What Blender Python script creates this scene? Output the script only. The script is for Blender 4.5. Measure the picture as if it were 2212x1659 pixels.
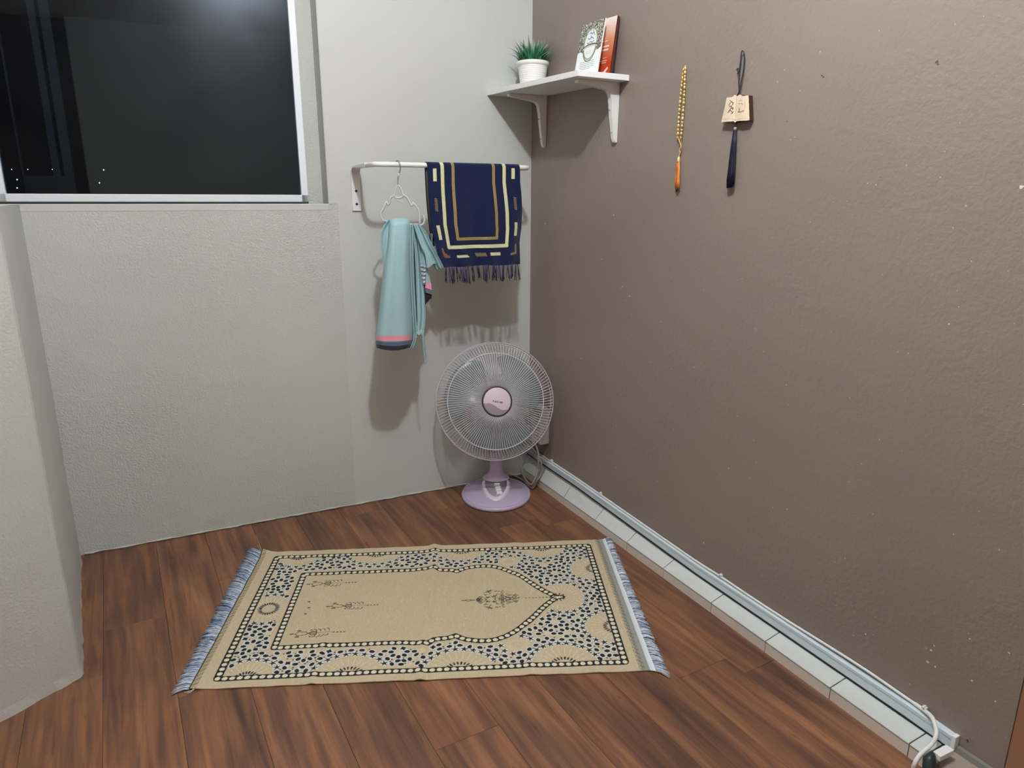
import bpy, bmesh, math, random
import numpy as np
from mathutils import Vector, Matrix
random.seed(7)
rng = np.random.default_rng(11)
PI = math.pi
C = bpy.context.scene.collection
for o in list(bpy.data.objects): bpy.data.objects.remove(o)

# ------------------------------------------------------------------ camera
FPX, PITCH, ROLL = 1499.4, math.radians(14.888), math.radians(0.1224)
CAM = np.array([-1.363, -2.383, 1.12])
AB = math.radians(-28.3)            # direction of the brown wall seen from the camera heading
AL = math.radians(64.2)             # direction of the pale wall
def rotz(v, a):
    c, s = math.cos(a), math.sin(a)
    return np.array([v[0]*c - v[1]*s, v[0]*s + v[1]*c, v[2]])
_f = np.array([0, math.cos(PITCH), -math.sin(PITCH)]); _r = np.array([1., 0, 0]); _u = np.cross(_r, _f)
_r2 = math.cos(ROLL)*_r + math.sin(ROLL)*_u; _u2 = -math.sin(ROLL)*_r + math.cos(ROLL)*_u
R2, U2, FW = rotz(_r2, AB), rotz(_u2, AB), rotz(_f, AB)
cam = bpy.data.cameras.new('camera'); camo = bpy.data.objects.new('camera', cam); C.objects.link(camo)
cam.sensor_width = 36; cam.lens = FPX/2212*36; cam.clip_start = .02; cam.clip_end = 300
m = Matrix.Identity(4)
for i in range(3):
    m[i][0], m[i][1], m[i][2], m[i][3] = R2[i], U2[i], -FW[i], CAM[i]
camo.matrix_world = m
bpy.context.scene.camera = camo

# ------------------------------------------------------------------ world, light, exposure
sc = bpy.context.scene
w = bpy.data.worlds.new('night'); sc.world = w; w.use_nodes = True
bg = w.node_tree.nodes['Background']; bg.inputs[0].default_value = (.25, .4, 1, 1); bg.inputs[1].default_value = .003
LAMP = Vector((-.904, -1.616, 2.3))
ld = bpy.data.lights.new('lamp_light', 'POINT'); ld.energy = 66; ld.shadow_soft_size = .035; ld.color = (.94, .985, 1.025)
lo = bpy.data.objects.new('lamp_light', ld); C.objects.link(lo); lo.location = LAMP
sc.view_settings.view_transform = 'Standard'; sc.view_settings.look = 'None'
sc.view_settings.exposure = 0.12; sc.view_settings.gamma = 1; sc.view_settings.use_curve_mapping = False

# ------------------------------------------------------------------ geometry helpers
DL = rotz(np.array([math.sin(AL), math.cos(AL), 0]), 0)
DL = rotz(DL, AB*1.0); DL = DL/np.linalg.norm(DL)        # along the pale wall, towards the corner
NL = np.array([DL[1], -DL[0], 0]); NL = NL if NL[1] < 0 else -NL   # pale wall normal, into the room
def ray(x, y): return FW + R2*(x-1106)/FPX - U2*(y-829.5)/FPX
def hit(x, y, n, o):
    d = ray(x, y); t = np.dot(np.array(o)-CAM, n)/np.dot(d, n); return Vector(CAM + t*d)
def flp(x, y, z=0): return hit(x, y, np.array([0, 0, 1.]), (0, 0, z))
def lwp(x, y, off=0): return hit(x, y, NL, NL*off)
def bwp(x, y, off=0): return hit(x, y, np.array([1., 0, 0]), (-off, 0, 0))
def LW(u, d, z): p = -DL*u + NL*d; return Vector((p[0], p[1], z))      # u from corner, d into room
def S(c, a=1.0):
    def f(v):
        v = v/255.0
        return v/12.92 if v <= .04045 else ((v+.055)/1.055)**2.4
    return (f(c[0]), f(c[1]), f(c[2]), a)

def obj(name, me, mat=None, parent=None):
    o = bpy.data.objects.new(name, me); C.objects.link(o)
    if mat is not None and len(me.materials) == 0:
        for mm in (mat if isinstance(mat, (list, tuple)) else [mat]): me.materials.append(mm)
    if parent is not None:
        o.parent = parent; o.matrix_parent_inverse = Matrix.Identity(4)
        if parent.type == 'EMPTY' or True:
            o.matrix_parent_inverse = world_of(parent).inverted()
    return o
def world_of(o):
    M = o.matrix_basis.copy()
    if o.parent is not None: M = world_of(o.parent) @ o.matrix_parent_inverse @ M
    return M
def tag(o, label=None, cat=None, group=None, kind=None):
    if label: o['label'] = label
    if cat: o['category'] = cat
    if group: o['group'] = group
    if kind: o['kind'] = kind
    return o
def empty(name, loc, label=None, cat=None, group=None):
    o = bpy.data.objects.new(name, None); C.objects.link(o); o.location = loc; o.empty_display_size = .03
    return tag(o, label, cat, group)
def me_from(name, v, f, smooth=False):
    me = bpy.data.meshes.new(name); me.from_pydata([tuple(p) for p in v], [], f); me.update()
    if smooth: me.polygons.foreach_set('use_smooth', [True]*len(me.polygons))
    return me
def bm_me(bm, name, smooth=False):
    bmesh.ops.recalc_face_normals(bm, faces=bm.faces)
    me = bpy.data.meshes.new(name); bm.to_mesh(me); bm.free()
    if smooth: me.polygons.foreach_set('use_smooth', [True]*len(me.polygons))
    return me
def hexa(pts):      # 8 corners: bottom 4 ccw, top 4
    return pts, [(3,2,1,0), (4,5,6,7), (0,1,5,4), (1,2,6,5), (2,3,7,6), (3,0,4,7)]
def box(name, a, b, mat, parent=None, bevel=0, seg=2):
    x0,y0,z0 = a; x1,y1,z1 = b
    return hexobj(name, [(x0,y0,z0),(x1,y0,z0),(x1,y1,z0),(x0,y1,z0),(x0,y0,z1),(x1,y0,z1),(x1,y1,z1),(x0,y1,z1)], mat, parent, bevel, seg)
def hexobj(name, pts, mat, parent=None, bevel=0, seg=2):
    v, f = hexa(pts); bm = bmesh.new(); vs = [bm.verts.new(p) for p in v]
    for q in f: bm.faces.new([vs[i] for i in q])
    if bevel: bmesh.ops.bevel(bm, geom=list(bm.edges), offset=bevel, segments=seg, profile=.5, affect='EDGES')
    return obj(name, bm_me(bm, name), mat, parent)
def lwbox(name, u0, u1, d0, d1, z0, z1, mat, parent=None, bevel=0):
    p = [LW(u0,d0,z0), LW(u1,d0,z0), LW(u1,d1,z0), LW(u0,d1,z0), LW(u0,d0,z1), LW(u1,d0,z1), LW(u1,d1,z1), LW(u0,d1,z1)]
    return hexobj(name, p, mat, parent, bevel)
def prism(name, pts, depth_vec, mat, parent=None, bevel=0):
    bm = bmesh.new(); n = len(pts); dv = Vector(depth_vec)
    a = [bm.verts.new(Vector(p)) for p in pts]; b = [bm.verts.new(Vector(p)+dv) for p in pts]
    bm.faces.new(a); bm.faces.new(b[::-1])
    for i in range(n): bm.faces.new((a[i], a[(i+1)%n], b[(i+1)%n], b[i]))
    if bevel: bmesh.ops.bevel(bm, geom=list(bm.edges), offset=bevel, segments=2, profile=.5, affect='EDGES')
    return obj(name, bm_me(bm, name), mat, parent)
def catmull(pts, n=8, closed=False):
    P = [Vector(p) for p in pts]; out = []; N = len(P)
    rg = range(N) if closed else range(N-1)
    for i in rg:
        if closed: p0, p1, p2, p3 = P[i-1], P[i], P[(i+1)%N], P[(i+2)%N]
        else: p0, p1, p2, p3 = P[max(i-1,0)], P[i], P[i+1], P[min(i+2,N-1)]
        for k in range(n):
            t = k/n
            out.append(.5*((2*p1)+(-p0+p2)*t+(2*p0-5*p1+4*p2-p3)*t*t+(-p0+3*p1-3*p2+p3)*t**3))
    if not closed: out.append(P[-1])
    return out
def tube_vf(path, rad, sides=8, closed=False, base=0, flat=1.0, up=None):
    V, F = [], []; n = len(path); prev = None
    for i, p in enumerate(path):
        p = Vector(p)
        if closed: t = Vector(path[(i+1)%n])-Vector(path[i-1])
        else: t = Vector(path[min(i+1,n-1)])-Vector(path[max(i-1,0)])
        t.normalize()
        if prev is None:
            a = Vector(up) if up is not None else (Vector((0,0,1)) if abs(t.z) < .9 else Vector((1,0,0)))
            x = (a - t*a.dot(t)).normalized()
        else: x = (prev - t*prev.dot(t)).normalized()
        prev = x; y = t.cross(x); r = rad(i/(max(n-1,1))) if callable(rad) else rad
        for k in range(sides):
            an = 2*PI*k/sides; V.append(p + x*math.cos(an)*r + y*math.sin(an)*r*flat)
    m_ = n if closed else n-1
    for i in range(m_):
        for k in range(sides):
            a = i*sides+k; b = i*sides+(k+1)%sides; c = ((i+1)%n)*sides+(k+1)%sides; d = ((i+1)%n)*sides+k
            F.append((base+a, base+b, base+c, base+d))
    if not closed:
        F.append(tuple(base+k for k in range(sides))[::-1]); F.append(tuple(base+(n-1)*sides+k for k in range(sides)))
    return V, F
def tube(name, path, rad, mat, parent=None, sides=8, closed=False, flat=1.0, up=None):
    V, F = tube_vf(path, rad, sides, closed, 0, flat, up)
    return obj(name, me_from(name, V, F, True), mat, parent)
class VF:
    def __init__(s): s.V, s.F, s.col = [], [], []
    def tube(s, path, rad, sides=4, closed=False, col=None, up=None, flat=1.0):
        v, f = tube_vf(path, rad, sides, closed, len(s.V), flat, up); s.V += v; s.F += f
        if col is not None: s.col += [col]*len(v)
    def add(s, v, f, col=None):
        b = len(s.V); s.V += list(v); s.F += [tuple(b+i for i in q) for q in f]
        if col is not None: s.col += [col]*len(v)
    def build(s, name, mat, parent=None, smooth=True):
        me = me_from(name, s.V, s.F, smooth)
        if s.col: setcol(me, np.array(s.col))
        return obj(name, me, mat, parent)
def setcol(me, arr, name='print'):
    a = me.color_attributes.new(name, 'FLOAT_COLOR', 'POINT')
    arr = np.asarray(arr, dtype=np.float32)
    if arr.shape[1] == 3: arr = np.hstack([arr, np.ones((len(arr), 1), np.float32)])
    a.data.foreach_set('color', arr.ravel())
def grid_me(name, P, colors=None, smooth=True):      # P (nv, nu, 3)
    nv, nu = P.shape[:2]; me = bpy.data.meshes.new(name)
    me.vertices.add(nv*nu); me.vertices.foreach_set('co', P.astype(np.float32).ravel())
    i = (np.arange(nv-1)[:, None]*nu + np.arange(nu-1)[None]).ravel()
    q = np.stack([i, i+1, i+nu+1, i+nu], 1).astype(np.int32); nf = len(q)
    me.loops.add(nf*4); me.loops.foreach_set('vertex_index', q.ravel())
    me.polygons.add(nf); me.polygons.foreach_set('loop_start', np.arange(nf, dtype=np.int32)*4)
    me.polygons.foreach_set('loop_total', np.full(nf, 4, np.int32)); me.update(calc_edges=True); me.validate()
    if smooth: me.polygons.foreach_set('use_smooth', [True]*nf)
    if colors is not None: setcol(me, colors.reshape(-1, colors.shape[-1]))
    return me
def lathe(name, prof, seg, mat, parent=None, M=None, smooth=True):      # prof: (r, z)
    V, F = [], []
    n = len(prof)
    for k in range(seg):
        a = 2*PI*k/seg
        for r, z in prof: V.append(Vector((r*math.cos(a), r*math.sin(a), z)))
    for k in range(seg):
        for i in range(n-1):
            F.append((k*n+i, ((k+1)%seg)*n+i, ((k+1)%seg)*n+i+1, k*n+i+1))
    if prof[0][0] > 1e-6: F.append(tuple(k*n for k in range(seg))[::-1])
    if prof[-1][0] > 1e-6: F.append(tuple(k*n+n-1 for k in range(seg)))
    if M is not None: V = [M @ v for v in V]
    bm = bmesh.new(); vs = [bm.verts.new(v) for v in V]
    for f in F:
        try: bm.faces.new([vs[i] for i in f])
        except ValueError: pass
    bmesh.ops.remove_doubles(bm, verts=bm.verts, dist=1e-6)
    return obj(name, bm_me(bm, name, smooth), mat, parent)
def vnoise(x, y, seed=0):      # smooth value noise for numpy arrays
    x = np.asarray(x, float); y = np.asarray(y, float)
    xi, yi = np.floor(x).astype(int), np.floor(y).astype(int); fx, fy = x-xi, y-yi
    fx, fy = fx*fx*(3-2*fx), fy*fy*(3-2*fy)
    def h(a, b):
        n = (a*374761393 + b*668265263 + seed*362437) & 0xffffffff
        n = ((n ^ (n >> 13))*1274126177) & 0xffffffff
        return ((n ^ (n >> 16)) & 0xffff)/65535.0
    return (h(xi,yi)*(1-fx)+h(xi+1,yi)*fx)*(1-fy)+(h(xi,yi+1)*(1-fx)+h(xi+1,yi+1)*fx)*fy

# ------------------------------------------------------------------ raster helper for flat prints (arrays in mm)
class Ras:
    def __init__(s, wmm, hmm, res, col):
        s.nx, s.ny = int(wmm/res)+1, int(hmm/res)+1; s.res = res; s.w, s.h = wmm, hmm
        s.X, s.Y = np.meshgrid(np.linspace(0, wmm, s.nx), np.linspace(0, hmm, s.ny))
        s.I = np.empty((s.ny, s.nx, 3)); s.I[:] = S(col)[:3]
    def sub(s, x0, y0, x1, y1):
        fx, fy = (s.nx-1)/s.w, (s.ny-1)/s.h
        return slice(max(0, int(y0*fy)-1), max(0, int(y1*fy)+2)), slice(max(0, int(x0*fx)-1), max(0, int(x1*fx)+2))
    def ell(s, cx, cy, a, b, ang, col):
        r = max(a, b)+s.res; sl = s.sub(cx-r, cy-r, cx+r, cy+r); X, Y = s.X[sl]-cx, s.Y[sl]-cy
        c, n = math.cos(ang), math.sin(ang)
        d = ((X*c+Y*n)/a)**2 + ((-X*n+Y*c)/b)**2; s.I[sl][d < 1] = S(col)[:3]
    def star(s, cx, cy, r, k, inner, ang, col):
        sl = s.sub(cx-r, cy-r, cx+r, cy+r); X, Y = s.X[sl]-cx, s.Y[sl]-cy
        th = np.arctan2(Y, X)-ang; rr = np.hypot(X, Y)
        q = np.abs(((th*k/(2*PI)) % 1)-.5)*2      # 1 at tip
        s.I[sl][rr < r*(inner+(1-inner)*q**2)] = S(col)[:3]
    def rect(s, x0, y0, x1, y1, col):
        sl = s.sub(x0, y0, x1, y1); X, Y = s.X[sl], s.Y[sl]
        s.I[sl][(X >= x0) & (X <= x1) & (Y >= y0) & (Y <= y1)] = S(col)[:3]
    def line(s, pts, wd, col):
        for (x0, y0), (x1, y1) in zip(pts[:-1], pts[1:]):
            sl = s.sub(min(x0,x1)-wd, min(y0,y1)-wd, max(x0,x1)+wd, max(y0,y1)+wd); X, Y = s.X[sl], s.Y[sl]
            dx, dy = x1-x0, y1-y0; L = dx*dx+dy*dy+1e-9
            t = np.clip(((X-x0)*dx+(Y-y0)*dy)/L, 0, 1)
            s.I[sl][np.hypot(X-x0-t*dx, Y-y0-t*dy) < wd/2] = S(col)[:3]
    def polymask(s, pts):
        m = np.zeros(s.X.shape, bool); n = len(pts)
        for i in range(n):
            x0, y0 = pts[i]; x1, y1 = pts[(i+1) % n]
            if y0 == y1: continue
            c = ((s.Y > y0) != (s.Y > y1)) & (s.X < (x1-x0)*(s.Y-y0)/(y1-y0)+x0); m ^= c
        return m
    def poly(s, pts, col): s.I[s.polymask(pts)] = S(col)[:3]

# ------------------------------------------------------------------ materials
def M_(name):
    m = bpy.data.materials.new(name); m.use_nodes = True; nt = m.node_tree
    return m, nt, nt.nodes['Principled BSDF'], nt.nodes.new, nt.links.new
def simple(name, col, rough=.5, metal=0, spec=.5, bump=0, bscale=200, var=0, trans=0, sheen=0, coat=0):
    m, nt, b, N, Lk = M_(name)
    b.inputs['Base Color'].default_value = S(col); b.inputs['Roughness'].default_value = rough
    b.inputs['Metallic'].default_value = metal; b.inputs['Specular IOR Level'].default_value = spec
    b.inputs['Sheen Weight'].default_value = sheen; b.inputs['Coat Weight'].default_value = coat
    tc = N('ShaderNodeTexCoord'); nz = N('ShaderNodeTexNoise'); nz.inputs['Scale'].default_value = bscale; nz.inputs['Detail'].default_value = 3
    Lk(tc.outputs['Object'], nz.inputs['Vector'])
    if bump:
        bp = N('ShaderNodeBump'); bp.inputs['Strength'].default_value = bump; bp.inputs['Distance'].default_value = .002
        Lk(nz.outputs[0], bp.inputs['Height']); Lk(bp.outputs[0], b.inputs['Normal'])
    v = N('ShaderNodeTexNoise'); v.inputs['Scale'].default_value = bscale*.1; Lk(tc.outputs['Object'], v.inputs['Vector'])
    mp = N('ShaderNodeMapRange'); mp.inputs[3].default_value = 1-max(var, .03); mp.inputs[4].default_value = 1+max(var, .03)
    Lk(v.outputs[0], mp.inputs[0]); mx = N('ShaderNodeMix'); mx.data_type = 'RGBA'; mx.blend_type = 'MULTIPLY'; mx.inputs[0].default_value = 1
    mx.inputs[6].default_value = S(col); Lk(mp.outputs[0], mx.inputs[7]); Lk(mx.outputs[2], b.inputs['Base Color'])
    return m
def printed(name, rough=.8, bump=.3, bscale=600, sheen=0, stretch=(1,1,1), spec=.3, dist=.001, var=.08):
    m, nt, b, N, Lk = M_(name)
    at = N('ShaderNodeAttribute'); at.attribute_name = 'print'
    b.inputs['Roughness'].default_value = rough; b.inputs['Sheen Weight'].default_value = sheen; b.inputs['Specular IOR Level'].default_value = spec
    tc = N('ShaderNodeTexCoord'); mpg = N('ShaderNodeMapping'); mpg.inputs['Scale'].default_value = stretch
    nz = N('ShaderNodeTexNoise'); nz.inputs['Scale'].default_value = bscale; Lk(tc.outputs['Object'], mpg.inputs[0]); Lk(mpg.outputs[0], nz.inputs['Vector'])
    mp = N('ShaderNodeMapRange'); mp.inputs[1].default_value = .3; mp.inputs[2].default_value = .7; mp.inputs[3].default_value = 1-var; mp.inputs[4].default_value = 1+var
    Lk(nz.outputs[0], mp.inputs[0])
    mx = N('ShaderNodeMix'); mx.data_type = 'RGBA'; mx.blend_type = 'MULTIPLY'; mx.inputs[0].default_value = 1
    Lk(at.outputs['Color'], mx.inputs[6]); Lk(mp.outputs[0], mx.inputs[7]); Lk(mx.outputs[2], b.inputs['Base Color'])
    bp = N('ShaderNodeBump'); bp.inputs['Strength'].default_value = bump; bp.inputs['Distance'].default_value = dist
    Lk(nz.outputs[0], bp.inputs['Height']); Lk(bp.outputs[0], b.inputs['Normal'])
    return m
def plaster(name, col, big=.25, fine=.35, scale=120, rough=.6, speck=0, col2=None, coarse_scale=22):
    m, nt, b, N, Lk = M_(name)
    tc = N('ShaderNodeTexCoord')
    def noise(sc_, det, rg=.5):
        n = N('ShaderNodeTexNoise'); n.inputs['Scale'].default_value = sc_; n.inputs['Detail'].default_value = det; n.inputs['Roughness'].default_value = rg
        Lk(tc.outputs['Object'], n.inputs['Vector']); return n
    a = noise(scale, 3, .6); c = noise(coarse_scale, 3); d = noise(3.0, 3); g = noise(1.3, 2)
    mg = N('ShaderNodeMapRange'); mg.inputs[1].default_value = .35; mg.inputs[2].default_value = .65; mg.inputs[3].default_value = .25; mg.inputs[4].default_value = 1.0
    Lk(g.outputs[0], mg.inputs[0])
    mu = N('ShaderNodeMath'); mu.operation = 'MULTIPLY'; Lk(a.outputs[0], mu.inputs[0]); Lk(mg.outputs[0], mu.inputs[1])
    b1 = N('ShaderNodeBump'); b1.inputs['Strength'].default_value = fine; b1.inputs['Distance'].default_value = .006; Lk(mu.outputs[0], b1.inputs['Height'])
    b2 = N('ShaderNodeBump'); b2.inputs['Strength'].default_value = big; b2.inputs['Distance'].default_value = .01; Lk(c.outputs[0], b2.inputs['Height']); Lk(b1.outputs[0], b2.inputs['Normal'])
    Lk(b2.outputs[0], b.inputs['Normal'])
    cr = N('ShaderNodeMix'); cr.data_type = 'RGBA'; cr.inputs[6].default_value = S(col); cr.inputs[7].default_value = S(col2 or [k*.95 for k in col]); Lk(d.outputs[0], cr.inputs[0])
    out = cr.outputs[2]
    if speck:
        s1 = N('ShaderNodeTexVoronoi'); s1.inputs['Scale'].default_value = 26; Lk(tc.outputs['Object'], s1.inputs['Vector'])
        th = N('ShaderNodeMath'); th.operation = 'LESS_THAN'; th.inputs[1].default_value = .045; Lk(s1.outputs['Distance'], th.inputs[0])
        n5 = noise(2.1, 2); t2 = N('ShaderNodeMath'); t2.operation = 'GREATER_THAN'; t2.inputs[1].default_value = .53; Lk(n5.outputs[0], t2.inputs[0])
        t3 = N('ShaderNodeMath'); t3.operation = 'MULTIPLY'; Lk(th.outputs[0], t3.inputs[0]); Lk(t2.outputs[0], t3.inputs[1])
        t4 = N('ShaderNodeMath'); t4.operation = 'MULTIPLY'; t4.inputs[1].default_value = speck; Lk(t3.outputs[0], t4.inputs[0])
        m2 = N('ShaderNodeMix'); m2.data_type = 'RGBA'; Lk(t4.outputs[0], m2.inputs[0]); Lk(out, m2.inputs[6]); m2.inputs[7].default_value = S((215, 210, 205)); out = m2.outputs[2]
    Lk(out, b.inputs['Base Color']); b.inputs['Roughness'].default_value = rough
    return m
def wood_floor(name):
    m, nt, b, N, Lk = M_(name)
    tc = N('ShaderNodeTexCoord'); oi = N('ShaderNodeObjectInfo')
    off = N('ShaderNodeVectorMath'); off.operation = 'MULTIPLY_ADD'
    cmb = N('ShaderNodeCombineXYZ'); Lk(oi.outputs['Random'], cmb.inputs[0]); Lk(oi.outputs['Random'], cmb.inputs[1]); Lk(oi.outputs['Random'], cmb.inputs[2])
    off.inputs[1].default_value = (37, 91, 53); Lk(cmb.outputs[0], off.inputs[0]); Lk(tc.outputs['Object'], off.inputs[2])
    def noise(scl, vec, det=4, dist=0, rg=.55):
        mp = N('ShaderNodeMapping'); mp.inputs['Scale'].default_value = vec; Lk(off.outputs[0], mp.inputs[0])
        n = N('ShaderNodeTexNoise'); n.inputs['Scale'].default_value = scl; n.inputs['Detail'].default_value = det; n.inputs['Distortion'].default_value = dist; n.inputs['Roughness'].default_value = rg
        Lk(mp.outputs[0], n.inputs['Vector']); return n
    def ramp(src, stops):
        r = N('ShaderNodeValToRGB'); el = r.color_ramp.elements
        while len(el) < len(stops): el.new(.5)
        for e, (p, c) in zip(el, stops): e.position = p; e.color = S(c) if len(c) == 3 else c
        Lk(src, r.inputs[0]); return r
    def mix(f, a, c, mode='MIX'):
        x = N('ShaderNodeMix'); x.data_type = 'RGBA'; x.blend_type = mode
        if isinstance(f, float): x.inputs[0].default_value = f
        else: Lk(f, x.inputs[0])
        Lk(a, x.inputs[6]); Lk(c, x.inputs[7]); return x.outputs[2]
    n1 = noise(2.4, (8, .62, 1), 3, 1.0); n2 = noise(5, (11, .6, 1), 4, .6); n3 = noise(26, (15, .35, 1), 4, .15); n4 = noise(3.0, (2.6, .9, 1), 2, .5); n5 = noise(7, (10, .7, 1), 3, 1.2)
    c1 = ramp(n1.outputs[0], [(.28, (86, 60, 50)), (.42, (118, 81, 63)), (.54, (146, 101, 74)), (.72, (178, 130, 90))])
    c2 = ramp(n2.outputs[0], [(.32, (90, 62, 54)), (.48, (126, 85, 66)), (.68, (164, 116, 80))])
    a = mix(.5, c1.outputs[0], c2.outputs[0])
    c3 = ramp(n3.outputs[0], [(.34, (.84, .83, .83, 1)), (.5, (.97, .97, .97, 1)), (.7, (1.07, 1.06, 1.05, 1))])
    a = mix(.75, a, c3.outputs[0], 'MULTIPLY')
    c4 = ramp(n4.outputs[0], [(.33, (.62, .66, .72, 1)), (.62, (1.08, 1.04, .98, 1))])
    a = mix(.8, a, c4.outputs[0], 'MULTIPLY')
    c5 = ramp(n5.outputs[0], [(.64, (1, 1, 1, 1)), (.70, (.6, .56, .56, 1)), (.76, (.95, .95, .95, 1))])
    a = mix(.8, a, c5.outputs[0], 'MULTIPLY')
    rv = N('ShaderNodeMapRange'); rv.inputs[3].default_value = .76; rv.inputs[4].default_value = .94; Lk(oi.outputs['Random'], rv.inputs[0])
    a = mix(1.0, a, rv.outputs[0], 'MULTIPLY')
    Lk(a, b.inputs['Base Color'])
    rr = N('ShaderNodeMapRange'); rr.inputs[3].default_value = .42; rr.inputs[4].default_value = .6; Lk(n3.outputs[0], rr.inputs[0]); Lk(rr.outputs[0], b.inputs['Roughness'])
    bp = N('ShaderNodeBump'); bp.inputs['Strength'].default_value = .25; bp.inputs['Distance'].default_value = .001; Lk(n3.outputs[0], bp.inputs['Height']); Lk(bp.outputs[0], b.inputs['Normal'])
    return m
def glass_dark(name):
    m = bpy.data.materials.new(name); m.use_nodes = True; nt = m.node_tree; nt.nodes.clear(); N, Lk = nt.nodes.new, nt.links.new
    out = N('ShaderNodeOutputMaterial'); tr = N('ShaderNodeBsdfTransparent'); tr.inputs[0].default_value = (.46, .48, .50, 1)
    gl = N('ShaderNodeBsdfGlossy'); gl.inputs['Roughness'].default_value = .02; gl.inputs[0].default_value = (.60, .80, 1, 1)
    g2 = N('ShaderNodeBsdfGlossy'); g2.inputs['Roughness'].default_value = .26; g2.inputs[0].default_value = (.8, .88, 1, 1)
    fr = N('ShaderNodeFresnel'); fr.inputs[0].default_value = 1.62
    mx = N('ShaderNodeMixShader'); Lk(fr.outputs[0], mx.inputs[0]); Lk(tr.outputs[0], mx.inputs[1]); Lk(gl.outputs[0], mx.inputs[2])
    tc = N('ShaderNodeTexCoord'); nz = N('ShaderNodeTexNoise'); nz.inputs['Scale'].default_value = 5; nz.inputs['Detail'].default_value = 4; Lk(tc.outputs['Object'], nz.inputs['Vector'])
    mr = N('ShaderNodeMapRange'); mr.inputs[1].default_value = .3; mr.inputs[2].default_value = .8; mr.inputs[3].default_value = .010; mr.inputs[4].default_value = .022; Lk(nz.outputs[0], mr.inputs[0])
    m2 = N('ShaderNodeMixShader'); Lk(mr.outputs[0], m2.inputs[0]); Lk(mx.outputs[0], m2.inputs[1]); Lk(g2.outputs[0], m2.inputs[2])
    Lk(m2.outputs[0], out.inputs[0]); return m
def translucent(name, col, alpha=.55, rough=.25):
    m, nt, b, N, Lk = M_(name)
    b.inputs['Base Color'].default_value = S(col); b.inputs['Roughness'].default_value = rough
    b.inputs['Alpha'].default_value = alpha; return m
def emis(name, col, st):
    m, nt, b, N, Lk = M_(name); b.inputs['Base Color'].default_value = (0, 0, 0, 1)
    b.inputs['Emission Color'].default_value = S(col); b.inputs['Emission Strength'].default_value = st; return m

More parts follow.
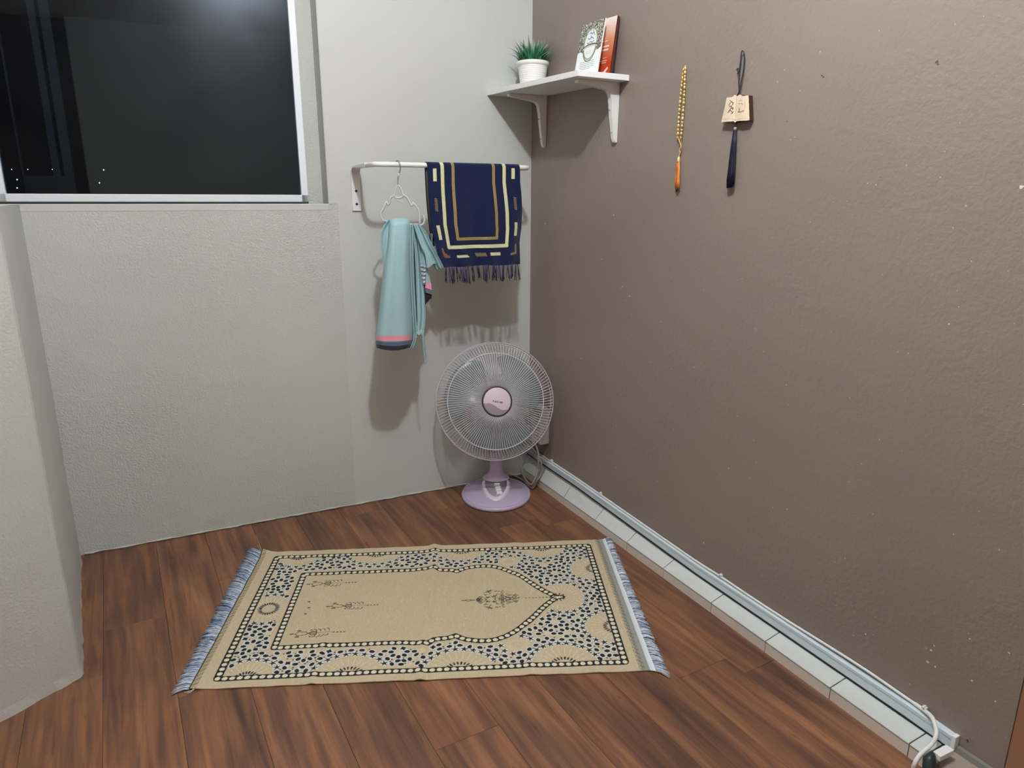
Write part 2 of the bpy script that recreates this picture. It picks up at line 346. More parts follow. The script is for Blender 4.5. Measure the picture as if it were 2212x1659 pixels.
MAT = dict(
    pale=plaster('pale_plaster', (199, 202, 198), .14, .75, 195, .5),
    pale_soft=plaster('pale_soft_plaster', (199, 202, 198), .08, .38, 190, .6),
    pale_smooth=plaster('pale_smooth_plaster', (203, 206, 203), .12, .16, 140, .5),
    brown=plaster('brown_plaster', (142, 130, 121), .18, .32, 80, .34, speck=.45, col2=(134, 123, 115), coarse_scale=14),
    ceil=simple('ceiling_paint', (242, 234, 224), .8),
    wall_other=simple('pale_paint', (230, 217, 202), .8, bump=.1),
    floorb=simple('floor_base', (60, 44, 36), .8), plank=wood_floor('vinyl_wood'),
    tile=simple('cream_tile', (203, 208, 208), .28, var=.05, bscale=60), tile2=simple('grey_tile', (214, 208, 198), .35, var=.06, bscale=60),
    grout=simple('grout', (120, 118, 112), .9, bump=.3), rough_tile=simple('worn_grey_tile', (148, 138, 128), .6, var=.2, bscale=90, bump=.2),
    alu=simple('white_frame', (240, 245, 252), .35), alu_dark=simple('unlit_sash', (150, 160, 166), .45),
    seal=simple('rubber_seal', (70, 78, 80), .7), glass=glass_dark('tinted_glass'),
    white=simple('white_lacquer', (236, 238, 240), .35), bracket=simple('white_enamel', (232, 232, 230), .35),
    rail=simple('rail_enamel', (232, 234, 236), .3), screw=simple('screw_steel', (70, 66, 62), .4, metal=.6),
    plastic_grey=simple('trunk_plastic', (205, 222, 232), .35), cable=simple('white_cable', (226, 228, 230), .4),
    cable2=simple('grey_cable', (176, 168, 156), .5), darkgap=simple('dark_gap', (34, 34, 34), .8),
    lilac=simple('lilac_plastic', (190, 176, 206), .32, coat=.2), lilac_pale=simple('pale_lilac', (222, 212, 226), .3), lilac_grey=simple('grey_lilac', (158, 144, 160), .4),
    hubring=simple('hub_ring', (62, 56, 68), .4), wire=simple('guard_wire', (212, 206, 216), .35), rim=simple('guard_rim', (200, 188, 204), .35),
    blade=translucent('clear_blade', (132, 148, 152), .52), motor=simple('motor_housing', (168, 152, 176), .4),
    wood_door=simple('brown_door_wood', (152, 112, 88), .4, var=.12, bscale=60),
    pot=simple('white_ceramic', (238, 238, 234), .35), soil=simple('soil', (48, 50, 40), .9, bump=.5),
    teal=None, hanger=simple('grey_white_plastic', (196, 200, 200), .4), hook=simple('hook_wire', (172, 176, 178), .3, metal=.6),
    cord_black=simple('black_cord', (44, 38, 38), .7), plaque_wood=printed('plaque_print', .5, .25, 300, stretch=(1, 1, 1)), plaque_dark=simple('dark_wood_edge', (66, 44, 34), .6),
    tassel_navy=simple('navy_thread', (26, 26, 44), .6, var=.3), tassel_orange=printed('orange_thread', .55, .2, 500), bead=printed('bead_print', .3, 0, 300, spec=.5),
    mat_print=printed('mat_weave', .9, .55, 420, stretch=(1, 1, 1), spec=.15, dist=.0015, var=.10), fringe=printed('fringe_thread', .75, .1, 600),
    rug_print=printed('rug_pile', .95, .5, 900, sheen=.25, spec=.1, dist=.002, var=.14), rug_back=simple('rug_backing', (112, 100, 88), .9, bump=.3),
    cloth_print=printed('garment_print', .55, .06, 250, sheen=.1, spec=.35, var=.03), paper=printed('printed_cover', .4, 0, 300, var=.01), page=simple('paper_edge', (228, 224, 216), .7),
    book_side=simple('maroon_cover', (84, 34, 28), .5), green_plug=simple('dark_green_plastic', (32, 50, 48), .45),
    socket=simple('socket_plastic', (176, 172, 170), .4), chip=simple('bare_plaster_fleck', (214, 208, 202), .8), chipd=simple('dark_dent', (84, 76, 70), .9),
    wood_gold=simple('gold_thread', (206, 176, 112), .5), lampbody=simple('lamp_body', (235, 235, 232), .5), leaf=printed('leaf_print', .5, 0, 300, spec=.4, var=.02),
)

# ================================================================== SETTING
floor_o = obj('floor', me_from('floor', [(-3.2,-4.3,-.012),(1.0,-4.3,-.012),(1.0,.25,-.012),(-3.2,.25,-.012),(-3.2,-4.3,-.1),(1.0,-4.3,-.1),(1.0,.25,-.1),(-3.2,.25,-.1)],
    [(0,1,2,3),(7,6,5,4),(0,4,5,1),(1,5,6,2),(2,6,7,3),(3,7,4,0)]), MAT['floorb']); tag(floor_o, kind='structure')
# planks run at a slight angle to the brown wall
pa = flp(224, 1195); pb = flp(222.5, 1658); pd = Vector((pa.x-pb.x, pa.y-pb.y)); AP = math.atan2(pd.x, pd.y)
AP = math.radians(-29.54+28.3)
PD = Vector((math.sin(AP), math.cos(AP), 0)); PN = Vector((math.cos(AP), -math.sin(AP), 0))
n0 = pa.dot(PN); PWD, PLN, GAP = .152, .914, .0006
ends = {0: -.40, -1: -.60, 4: -1.22, 8: -1.30, 10: -.90, 6: -.70, 5: -.95, 1: -.78, 2: -.28, 3: -.55, 7: -.15, 9: -.45}
for k in range(-9, 14):
    a0 = n0 + k*PWD; e = ends.get(k, -(k*.377 % .914)); e -= PLN*4
    for j in range(7):
        s0 = e + j*PLN; s1 = s0 + PLN; c = PN*(a0+PWD/2) + PD*((s0+s1)/2)
        # clip to the room
        if c.x < -2.9 or c.x > .55 or c.y < -4.2 or s0 > .14: continue
        s1c = min(s1, .16)
        if s1c-s0 < .05: continue
        c = PN*(a0+PWD/2) + PD*((s0+s1c)/2); hw, hl = PWD/2-GAP/2, (s1c-s0)/2-GAP/2; b = .0004
        v = [(-hw,-hl,-.01),(hw,-hl,-.01),(hw,hl,-.01),(-hw,hl,-.01),(-hw,-hl,-b),(hw,-hl,-b),(hw,hl,-b),(-hw,hl,-b),(-hw+b,-hl+b,0),(hw-b,-hl+b,0),(hw-b,hl-b,0),(-hw+b,hl-b,0)]
        f = [(3,2,1,0),(8,9,10,11)]+[(i,(i+1)%4,4+(i+1)%4,4+i) for i in range(4)]+[(4+i,4+(i+1)%4,8+(i+1)%4,8+i) for i in range(4)]
        o = obj('plank', me_from('plank', v, f), MAT['plank'])
        o.rotation_euler = (0, 0, -AP); o.location = c; o.parent = floor_o

# pale wall with window opening (recess REC deep)
REC = .09; WU0, WU1, WZ0, WZ1 = .765, 1.745, 1.105, 2.15
def lwgrid_quad(bm, u0, u1, z0, z1, d): bm.faces.new([bm.verts.new(LW(u, d, z)) for u, z in ((u0,z0),(u1,z0),(u1,z1),(u0,z1))])
bm = bmesh.new()
def wallpiece(u0, u1, z0, z1, d0=0, d1=-.2):
    p = [LW(u0,d0,z0), LW(u1,d0,z0), LW(u1,d1,z0), LW(u0,d1,z0), LW(u0,d0,z1), LW(u1,d0,z1), LW(u1,d1,z1), LW(u0,d1,z1)]
    vs = [bm.verts.new(q) for q in p]
    for q in hexa(p)[1]: bm.faces.new([vs[i] for i in q])
wallpiece(-.2, WU0, -.05, 2.5); wallpiece(WU1, 3.0, -.05, 2.5); wallpiece(WU0, WU1, -.05, WZ0); wallpiece(WU0, WU1, WZ1, 2.5)
FR0 = lwp(666, 436, -REC); FRu = -(np.array(FR0) @ DL); FRz = FR0.z
gl = lwp(651, 421, -REC); GLu, GLz = -(np.array(gl) @ DL), gl.z
g2 = lwp(12, 413, -REC); GLu1 = -(np.array(g2) @ DL)
FRu1 = GLu1 + (GLu-FRu)
wallpiece(WU0, FRu, WZ0, WZ1, -REC, -.2); wallpiece(FRu1, WU1, WZ0, WZ1, -REC, -.2)
wall_back = obj('wall_back', bm_me(bm, 'wall_back'), MAT['pale']); tag(wall_back, kind='structure')
# smoother strip of wall beside the window (right of a faint vertical joint), a skim coat a hair proud
sk = lwp(745, 700)
sku = -(np.array(sk) @ DL)
skim = lwbox('skim_coat', -.0, sku, 0, .0012, .0, 1.105, MAT['pale_smooth'], wall_back)
skim2 = lwbox('skim_coat', -.0, WU0-.002, 0, .0012, 1.105, 2.5, MAT['pale_smooth'], wall_back)
# ragged plaster lip along the bottom edge of the wall
vf = VF(); pth = []
for i in range(70):
    u = .02 + i*1.6/69; pth.append(LW(u, .002+.002*random.random(), .003+.003*random.random()))
vf.tube(pth, lambda t: .0026+.0014*math.sin(t*90), 5); vf.build('plaster_lip', MAT['pale'], wall_back)

# brown wall
JY = bwp(2168, 1659).y
bm = bmesh.new()
for (a, b) in (((0, JY, -.05), (.2, .2, 2.5)), ((0, -4.3, -.05), (.2, JY-.9, 2.5)), ((0, JY-.9, 2.08), (.2, JY, 2.5))):
    vs = [bm.verts.new(p) for p in ((a[0],a[1],a[2]),(b[0],a[1],a[2]),(b[0],b[1],a[2]),(a[0],b[1],a[2]),(a[0],a[1],b[2]),(b[0],a[1],b[2]),(b[0],b[1],b[2]),(a[0],b[1],b[2]))]
    for q in hexa([0]*8)[1]: bm.faces.new([vs[k] for k in q])
wr = obj('wall_right', bm_me(bm, 'wall_right'), MAT['brown']); tag(wr, kind='structure')
# flecks of missing paint on the brown wall
vf = VF(); vd = VF()
def fleck(tgt, p, r, n=7):
    V = [Vector((p.x-.0006, p.y, p.z))]; F = []
    for i in range(n):
        a = 2*PI*i/n; rr = r*random.uniform(.6, 1.3); V.append(Vector((p.x-.0003, p.y+rr*math.cos(a), p.z+rr*math.sin(a)*random.uniform(.7, 1.2))))
    for i in range(n): F.append((0, 1+(i+1) % n, 1+i))
    tgt.add(V, F)
for (x, y, r) in [(1326,465,.003),(1178,483,.003),(1345,620,.0025),(1255,775,.002),(2004,1430,.003),(2012,1405,.0025),(2020,1440,.0025),(2018,1395,.002),(2100,1470,.0025),(2150,1515,.002),(1870,1370,.002),(1520,1172,.003),(1360,640,.0025),(2206,405,.0045),(1574,1012,.002),(1300,560,.002),(1480,900,.0015),(1700,1100,.0015),(1900,950,.0015),(2050,700,.002),(1750,480,.0015),(1650,760,.0012),(1420,1040,.0018),(2180,1410,.0025),(2095,1380,.0018),(1230,930,.002),(1330,1010,.0015)]:
    fleck(vf, bwp(x, y), r)
for k in range(70):
    fleck(vf, Vector((0, random.uniform(-1.8, -.15), random.uniform(.15, 1.5)**1.0)), random.uniform(.0006, .0013), 5)
o = vf.build('paint_fleck', MAT['chip'], wr, False); tag(o, kind='stuff')
for (x, y, r) in [(1776,163,.0025),(1779,167,.0025),(2024,133,.0032),(2026,139,.0022),(1700,262,.0015),(2090,1600,.003)]:
    fleck(vd, bwp(x, y), r)
o = vd.build('paint_dent', MAT['chipd'], wr, False); tag(o, kind='stuff')

# low wall on the left, below the sill
P0, P1, P2 = flp(174, 1199), flp(178, 1462), flp(0, 1560)
P0 = P0 + (P0-P1)*.02; P3 = P1 + (P2-P1)*6; ZT = 1.104
bm = bmesh.new(); rows = []
fp = [Vector((P0.x, P0.y, 0)), Vector((P1.x, P1.y, 0)), Vector((P3.x, P3.y, 0)), Vector((P3.x-.2, P0.y+.02, 0))]
fine = []
def seg(a, b, n, r0=0, r1=0):
    return [a.lerp(b, i/n) for i in range(n)]
d1 = (P1-P0).normalized(); d2 = (P3-P1).normalized(); d1.z = d2.z = 0; rad = .012
outl = seg(fp[0], fp[1]-d1*rad, 26) + [fp[1]-d1*rad, fp[1]-d1*rad*.3+d2*rad*.3, fp[1]+d2*rad] + seg(fp[1]+d2*rad, fp[2], 40)[1:] + [fp[2], fp[3]]
nz_ = 44
for j in range(nz_+1):
    z = ZT*j/nz_; row = []
    for i, p in enumerate(outl):
        q = p.copy(); q.z = z - .02*(j == 0)
        if i < len(outl)-2:
            k = .0020*(vnoise(i*.3, j*.25, 3)-.5) + (.007*(vnoise(i*.9, 2, 5)) if j == 0 else 0)
            nrm = Vector((-(d1.y), d1.x, 0)) if i < 27 else Vector((-(d2.y), d2.x, 0)); q += nrm*float(k)
        row.append(bm.verts.new(q))
    rows.append(row)
n = len(outl)
for j in range(nz_):
    for i in range(n): bm.faces.new((rows[j][i], rows[j][(i+1)%n], rows[j+1][(i+1)%n], rows[j+1][i]))
bm.faces.new(rows[-1]); bm.faces.new(rows[0][::-1])
wl = obj('wall_left', bm_me(bm, 'wall_left', False), MAT['pale_soft']); tag(wl, kind='structure')

box('ceiling', (-3.2, -4.3, 2.5), (.25, .3, 2.6), MAT['ceil'])
tag(bpy.data.objects['ceiling'], kind='structure')
bm = bmesh.new()
DX0, DX1 = -2.72, -1.96
for (a, b) in (((-3.2, -4.35, -.05), (DX0, -4.2, 2.5)), ((DX1, -4.35, -.05), (.2, -4.2, 2.5))):
    vs = [bm.verts.new(p) for p in ((a[0],a[1],a[2]),(b[0],a[1],a[2]),(b[0],b[1],a[2]),(a[0],b[1],a[2]),(a[0],a[1],b[2]),(b[0],a[1],b[2]),(b[0],b[1],b[2]),(a[0],b[1],b[2]))]
    for q in hexa([0]*8)[1]: bm.faces.new([vs[k] for k in q])
wf = obj('wall_front', bm_me(bm, 'wall_front'), MAT['wall_other']); tag(wf, kind='structure')
d2o = empty('door_2', (-2.3, -4.2, 0)); tag(d2o, kind='structure')
box('jamb', (DX0, -4.34, 0), (DX0+.04, -4.19, 2.5), MAT['wall_other'], d2o, .002); box('jamb', (DX1-.04, -4.34, 0), (DX1, -4.19, 2.5), MAT['wall_other'], d2o, .002)
box('door_leaf', (DX0+.045, -4.33, .01), (DX1-.045, -4.29, 2.49), simple('dark_door', (40, 34, 30), .6), d2o, .002)
o = box('wall_side', (-3.0, -4.3, -.05), (-2.85, .3, 2.5), MAT['wall_other']); tag(o, kind='structure')

# door at the right edge: wooden jamb, head, leaf
d1o = empty('door_1', (0.05, JY, 0)); tag(d1o, kind='structure')
zj = bwp(2175, 1657).z
box('jamb', (.002, JY-.035, 0), (.2, JY, 2.08), MAT['wood_door'], d1o, .002)
box('jamb', (.002, JY-.9, 0), (.2, JY-.865, 2.08), MAT['wood_door'], d1o, .002)
box('door_head', (.002, JY-.9, 2.045), (.2, JY, 2.08), MAT['wood_door'], d1o, .002)
box('threshold', (.0, JY-.865, -.01), (.2, JY-.035, zj-.005), MAT['wood_door'], d1o, .003)
box('door_leaf', (.13, JY-.862, zj), (.17, JY-.038, 2.04), MAT['wood_door'], d1o, .002)

# window
win = empty('window_1', LW(1.2, -REC, 1.1)); tag(win, kind='structure')
lwbox('frame_rail', FRu, FRu1, -REC-.03, -REC+.006, FRz-.0, GLz, MAT['alu'], win, .001)
lwbox('frame_rail', FRu, FRu1, -REC-.03, -REC+.006, 2.115, 2.15, MAT['alu'], win, .001)
lwbox('frame_stile', FRu, GLu, -REC-.03, -REC+.006, FRz, 2.13, MAT['alu'], win, .001)
lwbox('frame_stile', GLu1, FRu1, -REC-.03, -REC+.006, FRz, 2.13, MAT['alu'], win, .001)
pane = lwbox('pane', GLu-.005, GLu1+.005, -REC-.012, -REC-.008, GLz-.005, 2.12, MAT['glass'], win)
o = lwbox('window_sill', WU0, WU1, -REC, .001, WZ0-.022, WZ0, MAT['pale_smooth'], win, .002)
lwbox('sill_joint', FRu+.004, FRu1, -REC+.004, -REC+.009, FRz-.004, FRz-.0005, MAT['seal'], win)
# second sash behind the glass
def lu(x, y, d): return -(np.array(lwp(x, y, d)) @ DL)
DS = -REC-.055
us = [lu(130, 375, DS), lu(115, 375, DS), lu(163, 400, DS), lu(143, 400, DS)]
lwbox('sash_stile', us[0], us[1], DS-.02, DS, 1.13, 2.12, MAT['alu_dark'], win)
lwbox('sash_stile', us[2], us[3], DS-.02, DS, 1.13, 2.12, MAT['alu_dark'], win)
zz = lwp(100, 380, DS).z
lwbox('sash_rail', us[2], lu(54, 400, DS), DS-.02, DS-.001, 1.12, zz, MAT['alu_dark'], win)
lwbox('sash_track', FRu, FRu1, DS-.03, -REC-.03, 1.10, 1.128, MAT['alu_dark'], win)
lwbox('sash_edge', lu(55, 400, DS), lu(51.5, 400, DS), DS-.02, DS, 1.13, 1.75, MAT['alu_dark'], win)

# distant town lights outside
city = emis('town_light', (230, 235, 255), 14)
for i, (x, y) in enumerate([(25,366),(60,366),(113,366),(37,388),(60,388),(110,390),(137,391),(37,406),(224,367),(215,395)]):
    d = ray(x, y); p = Vector(CAM + d*(55/np.dot(d, FW))); bmx = bmesh.new(); bmesh.ops.create_icosphere(bmx, subdivisions=1, radius=.05 if i not in (0,1,2) else .035, matrix=Matrix.Translation(p))
    o = obj('town_light', bm_me(bmx, 'town_light'), city); tag(o, 'tiny white light dot far outside in the dark, seen through the lower window glass', 'light', 'distant lights outside the window')

# tiled kerb along the brown wall
kerb = empty('baseboard_right', (-.03, -.9, 0)); tag(kerb, kind='structure')
KH = .033
ka, kb = Vector((-.032, .0, 0)), Vector((-.069, -1.76, 0))
_kt = [bwp(x, y, .013) for x, y in ((1150,986),(1240,1047),(1500,1236),(1956,1548),(2052,1617))]
def kin(y): return max(KH+.003, float(np.interp(-y, [-p.y for p in _kt], [p.z for p in _kt]))-.0035)
def kx(y): return ka.x + (kb.x-ka.x)*(y-ka.y)/(kb.y-ka.y)
hexobj('kerb_core', [(kx(0)+.003,.0,0),(.0,.0,0),(.0,-1.9,0),(kx(-1.9)+.003,-1.9,0),(kx(0)+.003,.0,KH-.004),(.0,.0,KH-.002),(.0,-1.9,KH-.002),(kx(-1.9)+.003,-1.9,KH-.004)], MAT['grout'], kerb)
jy = [.0] + [flp(x, y, KH).y for x, y in ((1166,1030),(1215,1075),(1275,1125),(1339,1175),(1417,1232),(1534,1302),(1650,1386),(1791,1486),(1964,1606))]
for i in range(len(jy)-1):
    y0, y1 = jy[i]-.0012, jy[i+1]+.0012
    hexobj('tile', [(kx(y0)-.001,y0,KH-.004),(-.001,y0,kin(y0)-.004),(-.001,y1,kin(y1)-.004),(kx(y1)-.001,y1,KH-.004),(kx(y0)-.001,y0,KH),(-.001,y0,kin(y0)),(-.001,y1,kin(y1)),(kx(y1)-.001,y1,KH)], MAT['tile'], kerb, .0008, 1)
    hexobj('tile', [(kx(y0),y0,0),(kx(y0)+.0035,y0,0),(kx(y1)+.0035,y1,0),(kx(y1),y1,0),(kx(y0),y0,KH-.0055),(kx(y0)+.0035,y0,KH-.0055),(kx(y1)+.0035,y1,KH-.0055),(kx(y1),y1,KH-.0055)], MAT['tile2'], kerb)
ye = flp(1996, 1632, KH).y; y0 = jy[-1]-.0012; y1 = ye
hexobj('tile', [(kx(y0)-.001,y0,KH-.004),(-.001,y0,kin(y0)-.004),(-.001,y1,kin(y1)-.004),(kx(y1)-.001,y1,KH-.004),(kx(y0)-.001,y0,KH),(-.001,y0,kin(y0)),(-.001,y1,kin(y1)),(kx(y1)-.001,y1,KH)], MAT['tile'], kerb, .0008, 1)
hexobj('tile', [(kx(y0),y0,0),(kx(y0)+.0035,y0,0),(kx(y1)+.0035,y1,0),(kx(y1),y1,0),(kx(y0),y0,KH-.0055),(kx(y0)+.0035,y0,KH-.0055),(kx(y1)+.0035,y1,KH-.0055),(kx(y1),y1,KH-.0055)], MAT['tile2'], kerb)
y0, y1 = ye-.002, JY-.01
hexobj('kerb_end', [(kx(y0)-.002,y0,0),(-.001,y0,0),(-.001,y1,0),(kx(y1)-.002,y1,0),(kx(y0)-.002,y0,KH-.001),(-.001,y0,KH+.002),(-.001,y1,KH+.002),(kx(y1)-.002,y1,KH-.001)], MAT['rough_tile'], kerb, .001, 1)
hexobj('kerb_end', [(-.012,y0,KH),(-.001,y0,KH),(-.001,y1,KH),(-.012,y1,KH),(-.008,y0,KH+.012),(-.001,y0,KH+.014),(-.001,y1,KH+.014),(-.008,y1,KH+.012)], MAT['grout'], kerb)

# ================================================================== cable trunking on the wall above the kerb
TD = .013
tb = [bwp(x, y, TD) for x, y in ((1150,986),(1240,1047),(1500,1236),(1956,1548),(2052,1617))]
tt = [bwp(x, y, TD) for x, y in ((1150,980),(1240,1040),(1500,1217),(1956,1519),(2067,1596))]
for i, (a, b) in enumerate(zip(tb, tt)): b.y = a.y
tb[0].y = tt[0].y = -.01
for a in tb: a.z = max(a.z, KH+.004)
bm = bmesh.new(); R_ = []
for a, b in zip(tb, tt):
    hgt = max(b.z-a.z, .022); b.z = a.z+hgt
    prof = [(0,0),(-TD,0),(-TD,hgt*.72),(-TD-.0015,hgt*.74),(-TD-.0015,hgt*.97),(-TD+.002,hgt),(0,hgt)]
    R_.append([bm.verts.new((px, a.y, a.z+pz)) for px, pz in prof])
for r0, r1 in zip(R_[:-1], R_[1:]):
    for i in range(len(r0)): bm.faces.new((r0[i], r0[(i+1)%7], r1[(i+1)%7], r1[i]))
bm.faces.new(R_[0]); bm.faces.new(R_[-1][::-1])
tr = empty('cable_trunking', (-.01, -.9, tb[2].z), 'long pale blue-white plastic cable trunking along the foot of the brown wall', 'trunking')
obj('channel', bm_me(bm, 'channel'), MAT['plastic_grey'], tr)
for a, b in zip(tb[:-1], tb[1:]):      # dark gap where the trunking meets the tiles
    hexobj('gap', [(-TD-.0012,a.y,a.z-.0045),(0,a.y,a.z-.0045),(0,b.y,b.z-.0045),(-TD-.0012,b.y,b.z-.0045),(-TD-.0012,a.y,a.z+.0003),(0,a.y,a.z+.0003),(0,b.y,b.z+.0003),(-TD-.0012,b.y,b.z+.0003)], MAT['darkgap'], tr)
e = tb[-1]; box('end_cap', (-TD-.002, e.y-.008, e.z), (0, e.y, tt[-1].z+.002), MAT['white'], tr, .001)
# white cable on top with clips
cb = empty('white_cable', (-.01, -1.74, .1), 'white cable clipped along the brown wall above the trunking, curling over the kerb end', 'cable')
def ctop(y):
    ys = [p.y for p in tt]; 
    for i in range(len(ys)-1):
        if ys[i+1] <= y <= ys[i]:
            t = (y-ys[i])/(ys[i+1]-ys[i]); return tt[i].z*(1-t)+tt[i+1].z*t
    return tt[-1].z
path = [bwp(x, y, .005) for x, y in ((1145,972),(1168,990),(1191,1006),(1240,1039),(1296,1078),(1400,1145),(1500,1212),(1556,1245),(1620,1288),(1700,1340),(1850,1434),(1950,1502),(1990,1530))]
for p in path: p.z = max(p.z, ctop(p.y)+.0045)
path += [bwp(2012, 1548, .018), bwp(2021, 1570, .03), bwp(2022, 1590, .045), bwp(2010, 1610, .06)]
for p, z in ((flp(1990, 1628, KH+.012), 0), (flp(1977, 1648, .03), 0), (flp(1974, 1668, .008), 0), (flp(1990, 1700, .006), 0), (flp(2040, 1740, .006), 0)): path.append(p)
tube('cable_run', catmull(path, 7), lambda t: .0032 if t < .55 else .0045, MAT['cable'], cb, 8)
for x, y in ((1191,1006),(1296,1078),(1556,1245),(1996,1532)):
    p = bwp(x, y, .006); p.z = max(p.z, ctop(p.y)+.006)
    k = box('clip', (p.x-.003, p.y-.005, p.z-.004), (p.x+.006, p.y+.005, p.z+.006), MAT['cable'], cb, .0012)
    tube('clip_nail', [Vector((p.x-.006, p.y, p.z+.006)), Vector((p.x+.005, p.y, p.z+.007))], .0022, MAT['cable'], cb, 6)
# adapter block and dark green plug at the kerb end
ad = empty('cable_adapter', flp(2040, 1622, KH+.01), 'white plastic cable joint with a dark green plug at the end of the tiled kerb', 'adapter')
q = [flp(2016,1622,KH+.028), flp(2044,1608,KH+.028), flp(2062,1620,KH+.028), flp(2032,1635,KH+.028)]
hexobj('housing', [Vector((p.x,p.y,KH+.016)) for p in (q[3],q[2],q[1],q[0])]+[q[3],q[2],q[1],q[0]], MAT['white'], ad, .001)
q = [flp(2009,1636,KH+.012), flp(2024,1628,KH+.012), flp(2030,1637,KH+.012), flp(2020,1646,KH+.012)]
hexobj('lug', [Vector((p.x,p.y,KH+.004)) for p in (q[3],q[2],q[1],q[0])]+[q[3],q[2],q[1],q[0]], MAT['white'], ad, .001)
tube('plug', [flp(2014,1628,KH+.022), flp(2008,1640,.05), flp(2007,1660,.03), flp(2007,1680,.018)], lambda t: .006+.006*min(1, t*3), MAT['green_plug'], ad, 12)
tube('plug_pin', [flp(2007,1662,.045), flp(2005,1668,.04)], .004, MAT['white'], ad, 8)

# ================================================================== prayer mat on the floor
LM, WM = 1090.0, 660.0
ras = Ras(LM, WM, 1.35, (191, 177, 149))
DK, LT, BG2 = (40, 44, 46), (200, 203, 197), (192, 178, 150)
OUT = [(45,28),(1045,28),(1045,634),(45,634)]
def off_poly_rect(r, d): (x0,y0),_,(x1,y1),_ = r; return [(x0+d,y0+d),(x1-d,y0+d),(x1-d,y1-d),(x0+d,y1-d)]
yc = 331.0
half = [(150,190),(480,190),(545,197),(560,182),(600,179),(616,170),(628,180),(645,189),(676,196),(700,197),(722,193),(747,181),(769,165),(792,144),(814,119),(833,93),(850,68),(868,44),(886,25),(905,11),(925,0)]
IN = [(x, yc-h) for x, h in half] + [(x, yc+h) for x, h in half[::-1][1:]]
# pale blue-white patterned band
ras.poly(OUT, BG2); inm = ras.polymask(IN)
# medallions: beige scalloped discs
meds = [(120,28,66,64),(362,28,80,66),(628,28,80,68),(885,28,72,72),(120,634,66,68),(362,634,82,72),(628,634,84,74),(885,634,80,82),(1045,183,82,64),(1045,480,82,64),(100,331,58,60),(915,331,60,66),(775,120,30,24),(775,542,32,26)]
def inout(x, y, mg=6): return 45+22+mg-6 < x < 1045-22 and 28+18 < y < 634-18
petals = []
for (mx_, my_, ra, rb) in meds:
    k = 26; sl = ras.sub(mx_-ra-4, my_-rb-4, mx_+ra+4, my_+rb+4)
    th = np.arctan2((ras.Y[sl]-my_)/rb, (ras.X[sl]-mx_)/ra); rr = np.hypot((ras.X[sl]-mx_)/ra, (ras.Y[sl]-my_)/rb)
    ras.I[sl][rr < .93+.07*np.abs(np.cos(th*k/2))] = S(BG2)[:3]
    for j in range(26): ras.line([(mx_+ra*.55*math.cos(2*PI*j/26), my_+rb*.55*math.sin(2*PI*j/26)), (mx_+ra*.9*math.cos(2*PI*j/26), my_+rb*.9*math.sin(2*PI*j/26))], 1.5, (213, 199, 170))
    for j in range(24 if (mx_, my_) not in ((775,120),(775,542),(915,331)) else 0):
        a = 2*PI*(j+.5)/24; ras.ell(mx_+ra*.40*math.cos(a), my_+rb*.40*math.sin(a), 6.2, 2.4, math.atan2(rb*math.sin(a), ra*math.cos(a)), (52, 70, 84) if j % 3 else DK)
# the inside of the field is excluded from scattering
inpoly = np.array(IN)
def pin(x, y):
    c = False; n = len(IN)
    for i in range(n):
        x0, y0 = IN[i]; x1, y1 = IN[(i+1)%n]
        if (y0 > y) != (y1 > y) and x < (x1-x0)*(y-y0)/(y1-y0)+x0: c = not c
    return c
def dseg(x, y, P):
    b = 1e9
    for i in range(len(P)):
        x0,y0 = P[i]; x1,y1 = P[(i+1)%len(P)]; dx,dy = x1-x0,y1-y0; t = max(0,min(1,((x-x0)*dx+(y-y0)*dy)/(dx*dx+dy*dy)))
        b = min(b, math.hypot(x-x0-t*dx, y-y0-t*dy))
    return b
def ok(x, y, sp):
    if not (70 < x < 1024 and 51 < y < 611): return False
    if pin(x, y) or dseg(x, y, IN) < 14.5: return False
    for (a, b, ra, rb) in meds:
        if math.hypot((x-a)/(ra+5), (y-b)/(rb+5)) < 1: return False
    for (px_, py_, s_) in petals:
        if math.hypot(x-px_, y-py_) < (sp+s_)/2: return False
    return True
shapes = []
def put(x, y, ang, kind):
    shapes.append((x, y, ang, kind)); petals.append((x, y, {'star': 15.5, 'pet': 15.5, 'arrow': 18}[kind]))
for (a, b, ra, rb) in meds:
    k = int(round(2*PI*(ra+rb)/2/19))
    for j in range(k):
        an = 2*PI*j/k; x, y = a+(ra+11)*math.cos(an), b+(rb+11)*math.sin(an)
        if ok(x, y, 13): put(x, y, an, 'star')
    k = int(round(2*PI*(ra+rb)/2/19))
    for j in range(k):
        an = 2*PI*(j+.5)/k; x, y = a+(ra+26)*math.cos(an), b+(rb+26)*math.sin(an)
        if ok(x, y, 14): put(x, y, an+PI/2, 'pet')
        x, y = a+(ra+58)*math.cos(an), b+(rb+58)*math.sin(an)
        if 0: pass
r_ = random.Random(4); dots = []
for jy_ in range(12):      # eight-petalled rosettes between the medallions
    for ix_ in range(20):
        cx_, cy_ = 70+ix_*58+(jy_ % 2)*29, 50+jy_*50
        if not ok(cx_, cy_, 12): continue
        ras.star(cx_, cy_, 11, 8, .7, 0, (204, 190, 160)); petals.append((cx_, cy_, 14))
        for k in range(8):
            an = 2*PI*k/8; x, y = cx_+20*math.cos(an), cy_+20*math.sin(an)
            if ok(x, y, 14): put(x, y, an, 'pet')
for i in range(26000):
    x, y = r_.uniform(60, 1030), r_.uniform(45, 620)
    if ok(x, y, 14): put(x, y, r_.uniform(0, PI), 'pet' if r_.random() < .85 else 'arrow')
for i in range(5000):      # tiny filler dots
    x, y = r_.uniform(60, 1030), r_.uniform(45, 620)
    if ok(x, y, 5): dots.append((x, y)); petals.append((x, y, 8))
